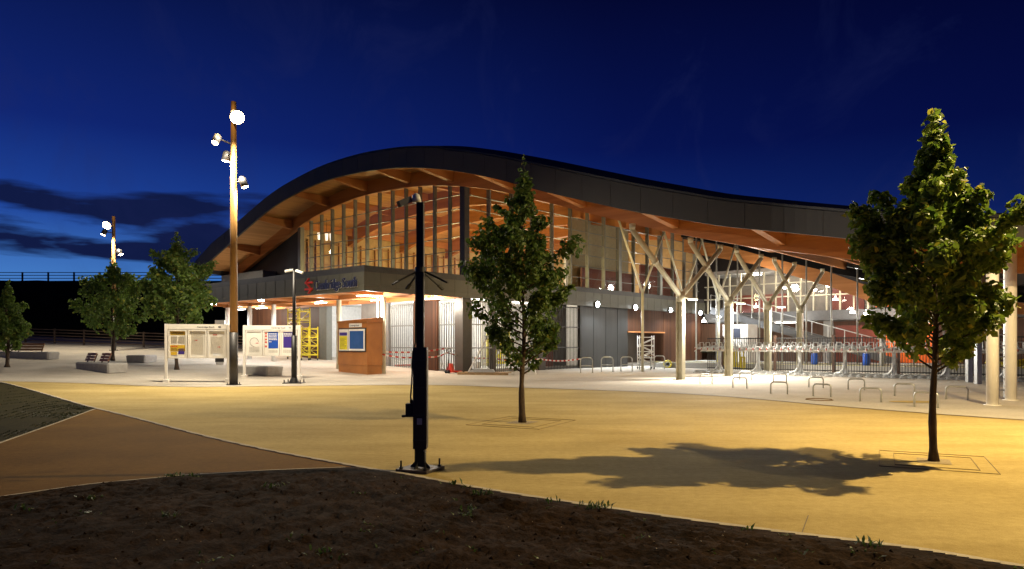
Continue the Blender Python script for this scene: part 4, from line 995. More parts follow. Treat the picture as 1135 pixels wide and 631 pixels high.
for px, py, lb in ((650, 414, 'rounded steel cycle stand at the left end, tied to the barrier tape'), (673, 412.5, 'rounded steel cycle stand in front of the middle of the charcoal wall'), (694.5, 412, 'rounded steel cycle stand at the right edge of the charcoal wall'), (715, 410.5, 'rounded steel cycle stand in front of the white scaffold frame'), (731, 409.5, 'rounded steel cycle stand beside the yellow cable reel')):
    p = G(px, py)
    if sproto is None:
        o = thing('cycle_stand', None, 'cycle stand', (0, 0, 0)); sproto = o
        hoop_mesh(.62, .8, .028, rad=.16).build('hoop_frame', GALV, o, True, local=True)
        m = MB(); m.tube((-.29, 0, .38), (.29, 0, .38), .022, .022, 8); m.build('crossbar', GALV, o, True, local=True)
    else: o = copy_tree(sproto)
    o.location = p; o.rotation_euler = (0, 0, R.uniform(-.1, .1)); tag(o, lb, 'cycle stand', 'cycle stands along the wall')

# two-tier bike racks along v at u = 35.3
RKST = mat('rack_steel', (.50, .51, .50), .45, .25, .12, 10)
def rack(label_):
    t = thing('bike_rack', label_, 'bike rack', (0, 0, 0))
    for y in (0,):
        m = MB(); m.box(-.08, .08, y-.065, y+.065, 0.05, 1.12); m.path([(-.1, y, .62), (-.1, y+.05, .34), (-.1, y+.2, .16), (-.1, y+.62, .07)], [.05, .06, .06, .05], 8); m.bar((-.02, y, .12), (.55, y, .06), .1, .08); m.bar((.02, y, .55), (.45, y, .08), .06); m.bar((-.9, y, .06), (.9, y, .06), .1, .07); m.build('support_post', RKST, t, local=True)
    m = MB(); m.box(-.07, .07, -1.0, 1.0, 1.12, 1.22); m.build('upper_rail', WHITE, t, local=True)
    m = MB(); m.box(-.75, -.65, -1.0, 1.0, .02, .09); m.box(.65, .75, -1, 1, .02, .09); m.build('floor_rail', RKST, t, local=True)
    for k in range(6):
        y = -.85+.34*k; s = -1 if k % 2 else 1
        m = MB(); m.bar((-.95, y-.06, 1.30), (.85, y-.06, 1.30+.1*s), .03, .09); m.bar((-.95, y+.06, 1.30), (.85, y+.06, 1.30+.1*s), .03, .09)
        m.bar((-.8, y-.06, 1.27), (-.8, y+.06, 1.27), .04)
        m.bar((-.85, y, 1.3), (-1.1, y, 1.12), .04, .03)
        m.path([(-.3, y-.1, 1.3), (-.3, y-.1, 1.58), (-.3, y+.1, 1.58), (-.3, y+.1, 1.3)], .022, 6); m.bar((-.9, y-.08, 1.24), (-.55, y+.08, 1.5), .05, .03)
        m.bar((.2, y, 1.23), (.2, y, 1.3), .05); tr = m.build('upper_tray', RKST, t, local=True)
        m = MB(); m.tube((-1.02, y, 1.2), (-1.02, y, 1.3), .028, .028, 8); m.build('handle_grip', mat('grip_red', (.30, .06, .04), .6), tr, local=True)
        m = MB(); m.bar((-.95, y-.05, .13), (.7, y-.05, .13), .02, .05); m.bar((-.95, y+.05, .13), (.7, y+.05, .13), .02, .05); m.bar((-.9, y, .13), (-1.2, y, .03), .05, .03); m.build('lower_tray', RKST, t, local=True)
    return t
rk = None
rl = ['at the far end beside the brown wall corner', 'behind the second branching column', 'behind the third branching column', 'left of the fourth branching column', 'in front of the orange hoarding', 'left of the big tree crown', 'seen under the big tree crown']
for i in range(7):
    p = L(35.0, 16.5-2.06*i)
    if rk is None: rk = rack(None); o = rk
    else: o = copy_tree(rk)
    o.location = (p.x, p.y, terr(p.x, p.y)); o.rotation_euler = (0, 0, math.atan2(UY, UX)); tag(o, 'two-tier galvanised bike rack '+rl[i], 'bike rack', 'two-tier bike racks under the canopy')

# ------------------------------------------------------------------ platform side
fm = thing('railing_fence', 'dark vertical bar fence behind the bike racks', 'fence', L(38, 12))
m = MB(); v = -12.0; k = 0
bars = MB()
while v < 18.4:
    bars.ubox(37.485, 37.515, v-.012, v+.012, .08, 1.85); v += .125
bars.build('bars', BLACK, fm)
m.ubox(37.47, 37.53, -12, 18.4, 1.78, 1.83); m.ubox(37.47, 37.53, -12, 18.4, .14, .19); m.build('rails', BLACK, fm)
for i in range(11):
    m = MB(); v = -12+2.95*i; m.ubox(37.44, 37.56, v-.06, v+.06, 0, 1.95); m.build('post', mat('brown_post', (.05, .025, .015), .5), fm)
pl = MB(); pl.ubox(40.2, 41.2, -30, 23.5, -.05, .35); pl.ubox(43.4, 47.5, -30, 23.5, -.05, .35); tag(pl.build('platform', GR_PLAT), kind='structure')
pl = MB(); pl.ubox(40.3, 40.5, -30, 23.5, .354, .36); pl.ubox(43.5, 43.75, -30, 23.5, .354, .36); tag(pl.build('platform_line', YELP), kind='structure')
# platform building / footbridge with lights
FB = thing('footbridge', 'glazed footbridge and stairs behind the bike racks with lit levels', 'footbridge', L(51, 12))
m = MB(); m.ubox(49.5, 52.8, -14, 24.5, 3.1, 3.75); m.build('deck', mat('bridge_grey', (.13, .13, .13), .5, .2), FB)
m = MB(); m.ubox(49.5, 52.8, -14, 24.5, 6.6, 6.85); m.build('roof', mat('bridge_grey2', (.3, .29, .27), .5), FB)
m = MB()
v = -14.0
while v < 24.5: m.ubox(49.45, 49.55, v-.045, v+.045, 3.75, 6.6); v += .85
m.ubox(49.42, 49.55, -14, 24.5, 4.75, 4.83); m.ubox(49.42, 49.55, -14, 24.5, 5.7, 5.76); m.build('mullions', STEEL, FB)
m = MB(); m.add([L(49.6, -14, 3.75), L(49.6, 24.5, 3.75), L(49.6, 24.5, 6.6), L(49.6, -14, 6.6)], [(0, 1, 2, 3)]); m.build('glazing', GLASS, FB)
m = MB(); m.ubox(52.5, 52.7, -14, 24.5, 3.75, 6.6); m.build('back_wall', mat('bridge_back', (.16, .13, .10), .6, 0, .4, .7), FB)
for (a, b_, mm, z0, z1) in ((19.5, 23.5, REDH, 3.78, 5.2), (10.5, 13.5, ORAN, 4.0, 5.0), (14.2, 16.4, REDH, 3.9, 5.4)):
    m = MB(); m.ubox(52.35, 52.48, a, b_, z0, z1); m.build('wall_panel', mm, FB)
m = MB()   # stair flight rising to the left under the deck
a, b_ = L(47.4, 11.0, .4), L(47.4, 23.0, 3.9)
m.bar(a, b_, .12, .45); m.bar(a+L(1.6, 0, 0), b_+L(1.6, 0, 0), .12, .45)
for k in range(20): p = a.lerp(b_, (k+.5)/20); m.hexa([p+L(0, -.15, 0), p+L(1.6, -.15, 0), p+L(1.6, .15, 0), p+L(0, .15, 0)], [p+L(0, -.15, .05), p+L(1.6, -.15, .05), p+L(1.6, .15, .05), p+L(0, .15, .05)])
m.build('stair_flight', MATS['bridge_grey'], FB)
m = MB()
for k in range(13): p = a.lerp(b_, k/12); m.bar(p, p+Vector((0, 0, 1.1)), .04)
m.bar(a+Vector((0, 0, 1.1)), b_+Vector((0, 0, 1.1)), .05); m.build('stair_handrail', GALV, FB)
for v in (-8, -2, 4, 10, 16, 22):
    m = MB(); m.ubox(50.4, 50.9, v-.25, v+.25, 0, 3.1); m.build('pillar', mat('bridge_pillar', (.3, .29, .27), .6), FB)
for (v, z, ln, nm) in ((21, 6.5, 1.2, 0), (17.5, 6.5, 1.2, 0), (13.5, 6.5, 1.2, 0), (9.5, 6.5, 1.2, 0), (4, 6.5, 1.2, 0), (19, 3.02, 2.4, 0), (10.8, 3.02, 3.2, 0), (3, 3.02, 2, 0), (-3, 3.02, 2, 0)):
    m = MB(); m.ubox(50.0, 50.12, v-ln/2, v+ln/2, z-.05, z); m.build('tube_lamp', E_T, FB)
    light('bridge_light', 'POINT', L(49.9, v, z-.35), 300, NEUT, .3)
for (px, py) in ((870, 320), (902, 322.5), (919, 318)):
    p = onU(px, 48.9); z = zat(py, p.y); m = MB(); m.tube(p+Vector((0, 0, z)), p+Vector((0, 0, z+.1)), .15, .2, 12); m.build('globe_lamp', E_N, FB, True)
SPM = mat('screen_post_metal', (.42, .41, .37), .45, .3)
for i in range(15):
    v = 22.5-1.45*i; m = MB(); p = L(44.2, v); m.tube((p.x, p.y, .3), (p.x, p.y, zb(v)-.1), .05, .05, 8); part(m, 'screen_post', SPM, True)
for (px, py) in ((838, 341), (797, 352), (812, 349), (926, 333), (945, 347), (960, 349), (888, 352), (780, 357)):
    p = onU(px, 48.7); z = zat(py, p.y); m = MB(); m.tube(p+Vector((0, 0, z)), p+Vector((0, 0, z+.12)), .16, .13, 12); m.tube(p+Vector((0, 0, z+.12)), p+Vector((0, 0, z+.3)), .02, .02, 6); m.build('globe_lamp', E_N, FB, True)
light('bridge_light', 'POINT', L(53.5, 26.5, 2.7), 260, NEUT, .2); light('bridge_light', 'POINT', L(46.5, 19, 5.6), 260, NEUT, .3); light('bridge_light', 'POINT', L(46.5, 11, 3.6), 200, NEUT, .3)
t = thing('site_hoarding', 'orange and red hoarding panels beneath the footbridge', 'hoarding', L(48.5, 11.5))
m = MB(); m.ubox(48.9, 49.0, 12.2, 15.0, .36, 2.7); m.build('red_panel', REDH, t)
m = MB(); m.ubox(48.8, 48.89, 9.4, 12.4, .36, 2.75); m.build('orange_panel', ORAN, t)
light('hoarding_light', 'POINT', L(48.0, 11, 2.95), 240, NEUT, .2)
t = thing('far_hoarding', 'brown boarded wall closing the far side of the platform', 'wall', L(58, 5))
m = MB(); m.ubox(56, 56.2, -45, 31, -.1, 3.2); m.build('boards', mat('brown_boards', (.12, .06, .035), .7, 0, .3, 2, .0, 30, stretch=(4, 4, .3)), t)
# small site things
t = thing('ticket_hut', 'white site cabin with a dark window behind the second branching column', 'cabin', L(40, 21))
p0 = onU(801, 43.5); p1 = onU(829, 43.5)
va_, vb_ = uv(p1)[1], uv(p0)[1]
m = MB(); m.ubox(43.5, 45.0, va_, vb_, .36, 2.75); m.build('cabin_wall', WHITE, t)
m = MB(); m.ubox(43.47, 43.5, va_+.5, vb_-.3, 1.9, 2.5); m.build('window', INK, t)
light('cabin_light', 'POINT', L(42.6, (va_+vb_)/2, 2.9), 90, COOL, .2)
t = thing('work_platform', 'yellow safety barriers behind the bike racks, left of the third branching column', 'barrier', L(39.5, 19))
def grid_barrier(t, u, v0, v1, z0, z1, mm):
    m = MB(); m.ubox(u-.03, u+.03, v0, v1, z1-.08, z1); m.ubox(u-.03, u+.03, v0, v1, z0, z0+.08)
    k = v0
    while k < v1: m.ubox(u-.02, u+.02, k, k+.1, z0, z1); k += .17
    return m.build('barrier_panel', mm, t)
for (x0, x1, z0, z1) in ((796, 803, .3, 1.35), (811, 821, .2, 1.15), (821, 826, .1, .8)):
    a, b_ = uv(onU(x1, 38.6))[1], uv(onU(x0, 38.6))[1]; grid_barrier(t, 38.6, a, b_, z0, z1, YELP)
m = MB(); 
for x0 in (797, 812, 824): q = onU(x0, 38.6); m.tube((q.x, q.y, 0), (q.x, q.y, 1.2), .03, .03, 6)
m.build('barrier_post', YELP, t)
t = thing('tape_line', 'yellow warning tape running along the platform behind the fence', 'tape', L(40, 5))
pts = [L(41.3, 16-1.5*k, 1.12+.05*math.sin(k*2.1)-.06*(k % 2)) for k in range(26)]
m = MB()
for a, b_ in zip(pts, pts[1:]): m.hexa([a, a+L(.01, 0, 0), b_+L(.01, 0, 0), b_], [a+Vector((0, 0, .09)), a+L(.01, 0, .09), b_+L(.01, 0, .09), b_+Vector((0, 0, .09))])
m.build('tape_band', YELP, t)
m = MB(); 
for p in pts[::2]: m.tube((p.x, p.y, .3), (p.x, p.y, p.z+.12), .02, .02, 6)
m.build('tape_post', DKGREY, t)
for (px, lb, mm) in ((903, 'blue plastic barrel on the platform left of the big tree', BLUEP), (960, 'blue plastic barrel on the platform nearer the big tree', BLUEP)):
    p = onU(px, 40.7); t = thing('barrel', lb, 'barrel', (p.x, p.y, .35), 'blue barrels on the platform'); m = MB(); m.path([(p.x, p.y, .35), (p.x, p.y, .5), (p.x, p.y, .85), (p.x, p.y, 1.0)], [.16, .19, .19, .16], 12); m.build('drum', mm, t, True)
    m = MB(); m.tube((p.x, p.y, 1.0), (p.x, p.y, 1.03), .13, .13, 12); m.build('lid', WHITE, t)
for (px, lb) in ((1122, 'yellow coiled cable heap at the right edge behind the fence'),):
    p = onU(px, 40.9); m = MB()
    for k in range(9):
        c = Vector((p.x+R.uniform(-.9, .9), p.y+R.uniform(-.3, .3), .4+R.uniform(0, .35))); r = R.uniform(.25, .4); a = R.random()*3
        m.path([c+Vector((r*math.cos(q*.5), r*math.sin(q*.5)*math.cos(a), r*.35*math.sin(q*.5+a))) for q in range(14)], .045, 6)
    o = m.build('cable_heap', YELP, None, True); tag(o, lb, 'cable')
# white branching column at the back
q = onU(977, 41.0); t = thing('canopy_post', 'white Y-shaped canopy post partly hidden by the big tree', 'post', (q.x, q.y, .3))
zn = zat(367, q.y); m = MB(); m.tube((q.x, q.y, .3), (q.x, q.y, zn), .12, .12, 12); m.build('shaft', WHITE, t, True)
for s in (-1, 1): m = MB(); a = Vector((q.x, q.y, zn-.05)); b_ = a+Vector((s*.75, 0, .85)); m.tube(a, b_, .1, .09, 10); m.build('arm', WHITE, t, True)

# ------------------------------------------------------------------ building-site things in front of the gates
def scaffold(name, label, base, ax, wx, wy, h, lifts, mm, r=.03, brace=True, group=None):
    ax = Vector(ax).normalized(); ay = Vector((-ax.y, ax.x, 0)); b = Vector(base)
    t = thing(name, label, 'scaffold tower', b, group)
    P = lambda i, j, z: b+ax*i*wx+ay*j*wy+Vector((0, 0, z))
    for i in (0, 1):
        m = MB()
        for j in (0, 1): m.tube(P(i, j, .1), P(i, j, h), r, r, 8)
        for k in range(int(h/.5)): m.tube(P(i, 0, .35+k*.5), P(i, 1, .35+k*.5), r*.8, r*.8, 6)
        m.build('end_frame', mm, t, True)
    for j in (0, 1):
        m = MB()
        for k in range(lifts):
            z0, z1 = .3+(h-.5)*k/lifts, .3+(h-.5)*(k+1)/lifts
            m.tube(P(0, j, z0), P(1, j, z0), r*.8, r*.8, 6); m.tube(P(0 if k % 2 else 1, j, z0), P(1 if k % 2 else 0, j, z1), r*.7, r*.7, 6)
        m.tube(P(0, j, h-.1), P(1, j, h-.1), r*.8, r*.8, 6); m.tube(P(0, j, h-.6), P(1, j, h-.6), r*.8, r*.8, 6)
        m.build('braces', mm, t, True)
    m = MB(); q = P(0, 0, h-1.15); m.hexa([P(.02, .1, h-1.2), P(.98, .1, h-1.2), P(.98, .9, h-1.2), P(.02, .9, h-1.2)], [P(.02, .1, h-1.15), P(.98, .1, h-1.15), P(.98, .9, h-1.15), P(.02, .9, h-1.15)]); m.build('deck_board', WOODP, t)
    m = MB()
    for i in (0, 1):
        for j in (0, 1): m.tube(P(i, j, 0.0)+Vector((-.03, 0, .07)), P(i, j, 0)+Vector((.03, 0, .07)), .07, .07, 10)
    m.build('castor', RUBBER, t)
    return t
p = G(319, 398); scaffold('scaffold_tower', 'tall yellow scaffold tower left of the station entrance', p, L(0, -1, 0), 1.3, .7, (398-342)*p.y/F, 4, YELP, .035, group='scaffold towers')
p = G(334, 399.5); scaffold('scaffold_tower', 'shorter yellow scaffold tower stored beside the tall yellow one', p, L(0, -1, 0), .8, .6, 2.0, 5, YELP, .035, group='scaffold towers')
p = G(549, 411); scaffold('scaffold_tower', 'pale steel scaffold tower with cross braces behind the middle tree', p, (1, -.1, 0), 2.1, .8, 2.25, 2, GALV, .03, group='scaffold towers')
p = G(709, 409.5); scaffold('scaffold_tower', 'narrow white scaffold frame against the recess in the brown wall', p, (1, 0, 0), .85, .7, 2.0, 4, WHITE, .03, group='scaffold towers')
p = L(30.5, 28.2, .08); scaffold('scaffold_tower', 'yellow scaffold tower inside the building behind the bar gates', p, L(1, 0, 0), 1.2, .7, 2.2, 4, mat('bright_yellow', (.72, .62, .01)), .05, group='scaffold towers')
# leaning pole and A-frame trestle
p = G(518, 414.5); q = Vector((p.x+1.05, p.y+.9, 2.0)); t = thing('leaning_pole', 'pale steel prop leaning toward the bar gates left of the middle tree', 'prop', p); m = MB(); m.tube(p, q, .035, .035, 8); m.tube(p.lerp(q, .5), p.lerp(q, .55), .05, .05, 8); m.build('tube', WHITE, t, True); m = MB(); m.tube(p-Vector((0, 0, 0)), p+Vector((0, 0, .03)), .1, .1, 10); m.build('foot', GALV, t)
p = G(594, 415); t = thing('step_ladder', 'white step ladder standing open right of the middle tree', 'ladder', p)
for (dx, dy) in ((0, 0), (-.75, .25)):
    m = MB(); tp = p+Vector((-.42, .15, 1.9))
    for s in (-.2, .2): m.bar(p+Vector((dx, dy+s, 0)), tp+Vector((0, s*.7, 0)), .05, .03)
    for k in range(1, 7): a = (p+Vector((dx, dy, 0))).lerp(tp, k/7); m.bar(a-Vector((0, .18, 0)), a+Vector((0, .18, 0)), .06, .025)
    m.build('ladder_frame', WHITE, t)
# pallet with sheets
p = G(536, 415.5); t = thing('pallet', 'wooden pallet stacked with flat grey sheets on the paving left of the middle tree', 'pallet', p)
Pm = lambda a, b_, z: p+Vector((a, b_-.15*a, z))
m = MB()
for k in range(3): m.hexa([Pm(-1.25, -.5+k*.45, 0), Pm(1.2, -.5+k*.45, 0), Pm(1.2, -.4+k*.45, 0), Pm(-1.25, -.4+k*.45, 0)], [Pm(-1.25, -.5+k*.45, .1), Pm(1.2, -.5+k*.45, .1), Pm(1.2, -.4+k*.45, .1), Pm(-1.25, -.4+k*.45, .1)])
for k in range(9): a = -1.25+k*.3; m.hexa([Pm(a, -.52, .102), Pm(a+.2, -.52, .102), Pm(a+.2, .52, .102), Pm(a, .52, .102)], [Pm(a, -.52, .13), Pm(a+.2, -.52, .13), Pm(a+.2, .52, .13), Pm(a, .52, .13)])
m.build('pallet_deck', WOODP, t)
m = MB()
for k, (a0, a1, b0, b1) in enumerate(((-.7, .55, -.4, .4), (-.5, .5, -.35, .45), (-.55, .3, -.3, .3))): m.hexa([Pm(a0, b0, .135+k*.06), Pm(a1, b0, .135+k*.06), Pm(a1, b1, .135+k*.06), Pm(a0, b1, .135+k*.06)], [Pm(a0, b0, .185+k*.06), Pm(a1, b0, .185+k*.06), Pm(a1, b1, .185+k*.06), Pm(a0, b1, .185+k*.06)])
m.build('sheets', GALV, t)
p = G(529, 411); m = MB(); m.path([p, p+Vector((0, 0, .45)), p+Vector((0, 0, .46))], [.17, .21, .16], 14); t = thing('bucket', 'white plastic tub by the bar gates left of the middle tree', 'bucket', p); m.build('tub', WHITE, t, True); m = MB(); m.path([p+Vector((.21*math.cos(k*.35), -.05, .42+.22*math.sin(k*.35))) for k in range(10)], .01, 5); m.build('handle', GALV, t)
# pallet trucks
def ptruck(p, face, label, dark):
    t = thing('pallet_truck', label, 'pallet truck', p, 'red pallet trucks by the gates'); d = Vector(face).normalized(); s = Vector((-d.y, d.x, 0)); Z = Vector((0, 0, 1))
    m = MB()
    for k in (-.2, .2): m.bar(p+s*k+Z*.1, p+s*k-d*1.1+Z*.08, .16, .07)
    m.build('forks', REDP, t)
    m = MB(); m.hexa([p-s*.27-d*.05+Z*.05, p+s*.27-d*.05+Z*.05, p+s*.27+d*.14+Z*.05, p-s*.27+d*.14+Z*.05], [p-s*.1-d*.02+Z*.5, p+s*.1-d*.02+Z*.5, p+s*.1+d*.1+Z*.5, p-s*.1+d*.1+Z*.5]); m.build('pump_body', REDP, t)
    m = MB(); m.tube(p+d*.2+Z*.1, p+d*.12+Z*1.05, .028, .022, 8); m.path([p+d*.12+Z*1.05+s*.14*math.cos(k*.63)+Z*(.1+.1*math.sin(k*.63)) for k in range(11)], .018, 6); m.build('tow_handle', BLACK, t, True)
    for k in (-.1, .1): m = MB(); m.tube(p+d*.22+s*(k-.03)+Z*.09, p+d*.22+s*(k+.03)+Z*.09, .09, .09, 12); m.build('wheel', RUBBER, t, True)
ptruck(G(459, 406.5), (.95, .3, 0), 'red pallet truck near the kiosk column with its forks pointing left', 0)
ptruck(G(500, 414), (-.75, -.6, 0), 'red pallet truck with an upright black handle beside the sheet pallet', 1)
# barrier tape
TS = mat('tape_stripes', (.7, .66, .6), .5)
def tape(pts, label):
    t = thing('barrier_tape', label, 'barrier tape', pts[0], 'red and white barrier tapes')
    wm, rm = MB(), MB(); k = 0
    for a, b_ in zip(pts, pts[1:]):
        a, b_ = Vector(a), Vector(b_); n_ = max(1, int((b_-a).length/.16))
        for i in range(n_):
            f0, f1 = i/n_, (i+1)/n_; sg_ = lambda f: Vector((0, 0, -.10*math.sin(math.pi*f)))
            p, q = a.lerp(b_, f0)+sg_(f0), a.lerp(b_, f1)+sg_(f1); o = Vector((0, .004, 0)); h = Vector((0, 0, .07))
            wm.hexa([p, p+o, q+o, q], [p+h, p+o+h, q+o+h, q+h]); k += 1
    o = wm.build('striped_band', WHITE, t); o.data.materials.append(REDP)
    for q in o.data.polygons: q.material_index = 1-(q.index//6) % 2
pcl = L(21.25, 27.0, .98); p500 = G(498, 414); hp = Vector((p500.x-.1, p500.y-.1, 1.03)); cs1 = G(643.5, 414.5)
tape([pcl, L(23.2, 26.2, .85), hp], 'red and white tape from the kiosk column to the pallet truck handle')
tape([hp, Vector((G(545, 412).x, G(545, 412).y-.05, .72)), Vector((G(598, 412).x, G(598, 412).y, .66)), Vector((cs1.x, cs1.y, .72))], 'red and white tape from the pallet truck handle to the cycle stands')
tape([pcl+Vector((0, .1, .12)), L(24.9, 26.4, 1.25)], 'short red and white tape rising from the kiosk column to the corner pier')
# cable reel
p = G(740, 408); t = thing('cable_reel', 'yellow hose reel lying against the brown timber wall', 'reel', p); m = MB()
for k in range(4): m.path([p+Vector((.22*math.cos(a*.314), .05*k-.08, .25+.22*math.sin(a*.314))) for a in range(21)], .035, 6)
m.build('hose_coil', YELP, t, True); m = MB(); m.tube(p+Vector((0, -.1, .25)), p+Vector((0, .1, .25)), .1, .1, 12); m.bar(p+Vector((-.2, .1, 0)), p+Vector((0, .1, .3)), .03); m.bar(p+Vector((.2, .1, 0)), p+Vector((0, .1, .3)), .03); m.build('reel_stand', BLACK, t)
# notices and a dark picture board
p = onU(388, 26.0); 
# yellow sand patch, round paving mark
p = G(1013, 446); m = MB(); c = [p+Vector((.62*math.cos(k*.2)*(1+.12*noise.noise(Vector((k, 1, 0)))), .35*math.sin(k*.2), .0)) for k in range(32)]
m.add([q.xy.to_3d()+Vector((0, 0, terr(q.x, q.y)+.016)) for q in c], [tuple(range(32))]); tag(m.build('sand_patch', GR_RESIN), kind='structure')
p = G(908, 443.5); m = MB(); m.path([p+Vector((.34*math.cos(k*.25), .34*math.sin(k*.25), .013)) for k in range(24)], .012, 4); tag(m.build('paving_ring', GR_PATH), kind='structure')

# ------------------------------------------------------------------ tree pits
def pit(c, ax, a, b_, label):
    ax = Vector(ax).normalized(); ay = Vector((-ax.y, ax.x, 0)); c = Vector(c)
    t = thing('tree_grille', label, 'tree grille', c, 'flush tree pit frames')
    for nm, s in (('outer_frame', 1.0), ('inner_frame', .72)):
        m = MB(); q = [c+ax*i*a*s+ay*j*b_*s+Vector((0, 0, .006)) for i, j in ((-1, -1), (1, -1), (1, 1), (-1, 1))]
        for i in range(4): m.bar(q[i]-Vector((0, 0, .009)), q[(i+1) % 4]-Vector((0, 0, .009)), .005, .02)
        m.build(nm, mat('pit_frame', (.24, .175, .075), .7), t)
    m = MB(); q = [c+ax*i*a*.3+ay*j*b_*.3+Vector((0, 0, .005)) for i, j in ((-1, -1), (1, -1), (1, 1), (-1, 1))]; m.add(q, [(0, 1, 2, 3)]); m.build('mulch', mat('pit_gravel', (.30, .23, .12), .9, 0, .5, 60, .5, 60), t)

# ------------------------------------------------------------------ trees
def tree(base, H, prof_, label, lm, nl, leaf, seed, trunk_r, group, name='young_tree', limbs=46, h0=None):
    rr = random.Random(seed); b = Vector(base); t = thing(name, label, 'tree', b, group)
    hs = [p[0] for p in prof_]; 
    def rad(h): return lerp_tab(prof_, h)
    h0 = h0 or prof_[0][0]; m = MB()
    tp = []; n_ = 26
    wob = lambda h: Vector((.035*math.sin(h*2.1+seed), .035*math.cos(h*1.7+seed), 0))*min(1, h)
    for i in range(n_+1):
        h = H*.96*i/n_; tp.append(b+Vector((0, 0, h))+wob(h))
    rs = [max(.006, trunk_r*(1.4 if i == 0 else 1+.16*rr.uniform(-1, 1))*(1-.94*(i/n_)**.9)) for i in range(n_+1)]
    tr = MB(); tr.path(tp, rs, 10)
    tips = []
    for k in range(limbs):
        f = (k+.5)/limbs; h = h0*.92+(H*.97-h0*.92)*f**1.05; az = k*2.39996+rr.uniform(-.5, .5)
        rmax = rad(min(h+.25, prof_[-1][0])); ln = rmax*rr.uniform(.5, 1.1)
        if rr.random() < .16: ln *= 1.14
        up = rr.uniform(.45, .85)
        p0 = b+Vector((0, 0, h*.93))+wob(h); d = Vector((math.cos(az), math.sin(az), 0))
        pts = [p0, p0+d*ln*.4+Vector((0, 0, ln*up*.35)), p0+d*ln*.75+Vector((0, 0, ln*up*.7)), p0+d*ln+Vector((0, 0, ln*up*1.05))]
        r0 = max(.007, trunk_r*.34*(1-f*.7)); tr.path(pts, [r0, r0*.7, r0*.45, r0*.2], 5, False)
        for q in (.4, .55, .7, .85, 1.0): 
            i = q*3; i0 = min(2, int(i)); c = pts[i0].lerp(pts[i0+1], i-i0); tips.append((c, max(.075, rmax*(.165 if limbs > 60 else .2))*rr.uniform(.6, 1.5), (.22 if q < .5 else .6 if q < .6 else 1.0)))
    tr.build('trunk', BARK, t, True)
    for k in range(10): h = H*(.78+.21*k/9); tips.append((b+Vector((0, 0, h))+wob(h), max(.05, rad(h)*.6), .5))
    tot = sum(r*r*w for _, r, w in tips); V, Fc = [], []
    for c, r, w in tips:
        cnt = max(3, int(nl*r*r*w/tot))
        for _ in range(cnt):
            q = Vector((rr.gauss(0, 1), rr.gauss(0, 1), rr.gauss(0, .85))).normalized()*r*(rr.random()**.5); p = c+q
            if p.z < b.z+h0*.82: continue
            nrm = (q.normalized()*.6+Vector((rr.uniform(-1, 1), rr.uniform(-1, 1), rr.uniform(-.1, 1.1)))).normalized()
            a = nrm.orthogonal().normalized(); a.rotate(Matrix.Rotation(rr.random()*6.28, 3, nrm)); bb = nrm.cross(a)
            s = leaf*rr.uniform(.45, 1.4); o = len(V); fold = nrm*s*.16
            V += [p-a*s*.55, p-a*s*.1+bb*s*.42+fold, p+a*s*.25+bb*s*.3+fold, p+a*s*.62-nrm*s*.12, p+a*s*.25-bb*s*.3+fold, p-a*s*.1-bb*s*.42+fold]
            Fc += [(o, o+1, o+2, o+3), (o, o+3, o+4, o+5)]
    mb = MB(); mb.v = V; mb.f = [list(f) for f in Fc]
    off = t.location; me = bpy.data.meshes.new('crown'); me.from_pydata([v-off for v in V], [], Fc); me.materials.append(lm)
    o = bpy.data.objects.new('crown', me); COL.objects.link(o); o.parent = t
    return t
tb_ = G(1035, 511.5); s = tb_.y/F; hh = lambda py: (511.5-py)*s
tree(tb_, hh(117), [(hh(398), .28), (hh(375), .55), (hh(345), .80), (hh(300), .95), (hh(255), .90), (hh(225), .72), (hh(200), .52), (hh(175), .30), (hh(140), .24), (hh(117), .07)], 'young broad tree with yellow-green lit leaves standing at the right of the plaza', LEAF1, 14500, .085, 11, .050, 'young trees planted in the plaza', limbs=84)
pit(tb_, (.46, .89, 0), .72, .62, 'flush frame around the foot of the large right-hand tree')
tm = G(579, 468.5); s = tm.y/F; hm = lambda py: (468.5-py)*s
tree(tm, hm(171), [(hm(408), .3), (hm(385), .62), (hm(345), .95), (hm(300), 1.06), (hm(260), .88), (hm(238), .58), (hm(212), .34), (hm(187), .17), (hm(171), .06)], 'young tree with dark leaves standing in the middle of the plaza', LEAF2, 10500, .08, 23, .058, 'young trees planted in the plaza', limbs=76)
pit(tm, (.46, .89, 0), .85, .75, 'flush frame around the foot of the dark middle tree')
LEAF3 = leafmat('leaves_far', (.085, .16, .025), (.17, .26, .05))
def ftree(px, pyb, pyt, w, label, lm, seed, nl=6500, bot=.24, sp=.3, leaf=.15):
    b = G(px, pyb); s = b.y/F; H = (pyb-pyt)*s; r = w*s/2
    tree(b, H, [(H*bot, r*.45), (H*(bot+.12), r*.85), (H*(bot+.25), r), (H*.62, r*.92), (H*.78, r*.6), (H*.9, r*.3), (H, .08)], label, lm, nl, leaf, seed, .09, 'young trees planted in the plaza', limbs=44)
ftree(8, 395, 298, 40, 'slim pale tree behind the long bench at the far left', LEAF3, 31, 3200, .18)
ftree(125, 400, 286, 72, 'round dark green tree in front of the distant lamp post', LEAF3, 37, 5200, .2)
ftree(196, 410, 257, 84, 'tall pointed tree behind the left notice board', LEAF3, 41, 6500, .3)

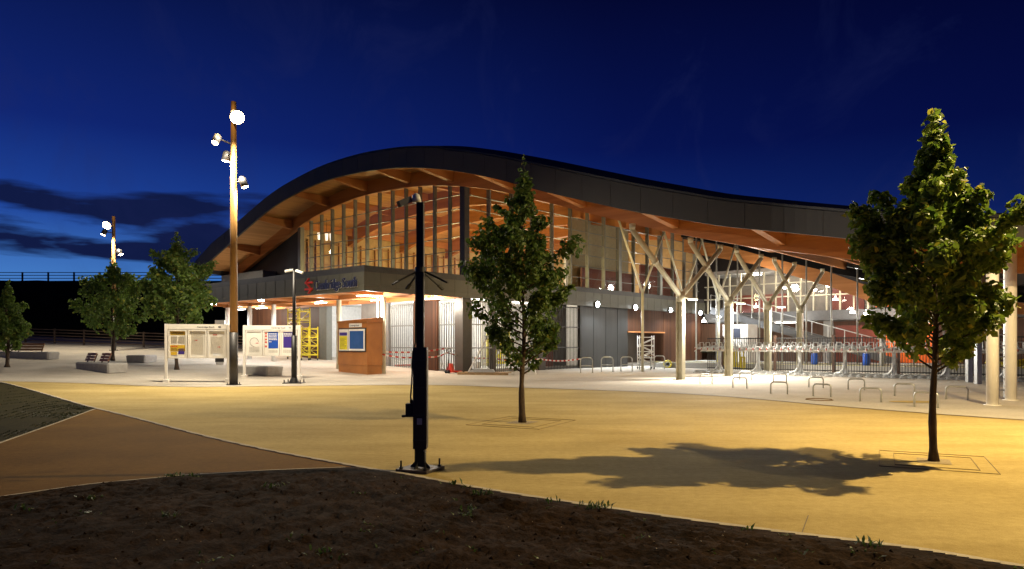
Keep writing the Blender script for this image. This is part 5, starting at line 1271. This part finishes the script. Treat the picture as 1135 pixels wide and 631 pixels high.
# ------------------------------------------------------------------ background left: fence, embankment, bridge railing
FTIM = mat('weathered_fence', (.07, .045, .028), .8, 0, .3, 4)
fb = thing('timber_fence', 'low brown post and rail fence along the back of the plaza', 'fence', at(60, 49))
def fpt(i): 
    x = -52+2.3*i; return Vector((x, 51-.10*(x+20), 0))
for i in range(22):
    p = fpt(i); z = terr(p.x, p.y); m = MB(); m.box(p.x-.05, p.x+.05, p.y-.05, p.y+.05, z-.1, z+1.12); m.build('post', FTIM, fb)
for k in range(5):
    m = MB()
    for i in range(21): a, b_ = fpt(i), fpt(i+1); m.bar((a.x, a.y-.06, terr(a.x, a.y)+.18+k*.215), (b_.x, b_.y-.06, terr(b_.x, b_.y)+.18+k*.215), .03, .07)
    m.build('rail', FTIM, fb)
EMB = ground_mat('scrub_embankment', (.006, .008, .004), (.02, .022, .01), 3, .3, 1, .8)
rows = []
for j in range(25):
    row = []
    for i in range(70):
        x = -120+i*2.2; y = 58+j*1.15; t_ = j/24; z = .8+sstep(0, .85, t_)*(zat(312.5, 82)-.8)
        z += (.5*noise.noise(Vector((x*.35, y*.35, 0)))+.35*noise.noise(Vector((x*1.1, y*1.1, 5))))*min(1, 4*t_)*(1-.75*sstep(.6, .9, t_)); row.append((x, y+.6*noise.noise(Vector((x*.5, z, 1))), z))
    rows.append(row)
rows.append([(-120+i*2.2, 130, zat(312.5, 82)) for i in range(70)])
tag(MB().grid(rows).build('embankment', EMB, smooth=True), kind='structure')
br = thing('bridge_railing', 'dark steel railing along the top of the road embankment', 'railing', (-40, 80, zat(312, 82)))
z0 = zat(313, 80)-.1
m = MB(); m.box(-115, 20, 79.9, 80.3, z0-.5, z0+.25); m.build('parapet', ZINC_D, br)
for k in range(46): x = -113+2.9*k; m = MB(); m.box(x-.07, x+.07, 80.0, 80.14, z0, z0+1.25); m.build('post', BLACK, br)
for z in (.55, .88, 1.2): m = MB(); m.box(-115, 20, 80.03, 80.1, z0+z-.035, z0+z+.035); m.build('rail', BLACK, br)
m = MB(); m.box(16, 120, 75, 75.4, -1, 4)
# dark line of trees and buildings far behind is hidden by the station

# ------------------------------------------------------------------ camera and view
cd = bpy.data.cameras.new('camera'); cam = bpy.data.objects.new('camera', cd); COL.objects.link(cam)
cam.location = (0, 0, EYE); cam.rotation_euler = (math.radians(90), 0, 0); cd.sensor_width = 36; cd.lens = F/1135*36; cd.shift_y = (HY-315.5)/1135; cd.clip_end = 3000; cd.clip_start = .05
S.camera = cam
S.view_settings.view_transform = 'Standard'; S.view_settings.look = 'None'; S.view_settings.exposure = 0; S.view_settings.gamma = 1
S.render.engine = 'CYCLES'; S.cycles.use_denoising = True; S.cycles.max_bounces = 6; S.cycles.transparent_max_bounces = 12; S.cycles.use_light_tree = True; S.cycles.sample_clamp_indirect = 4
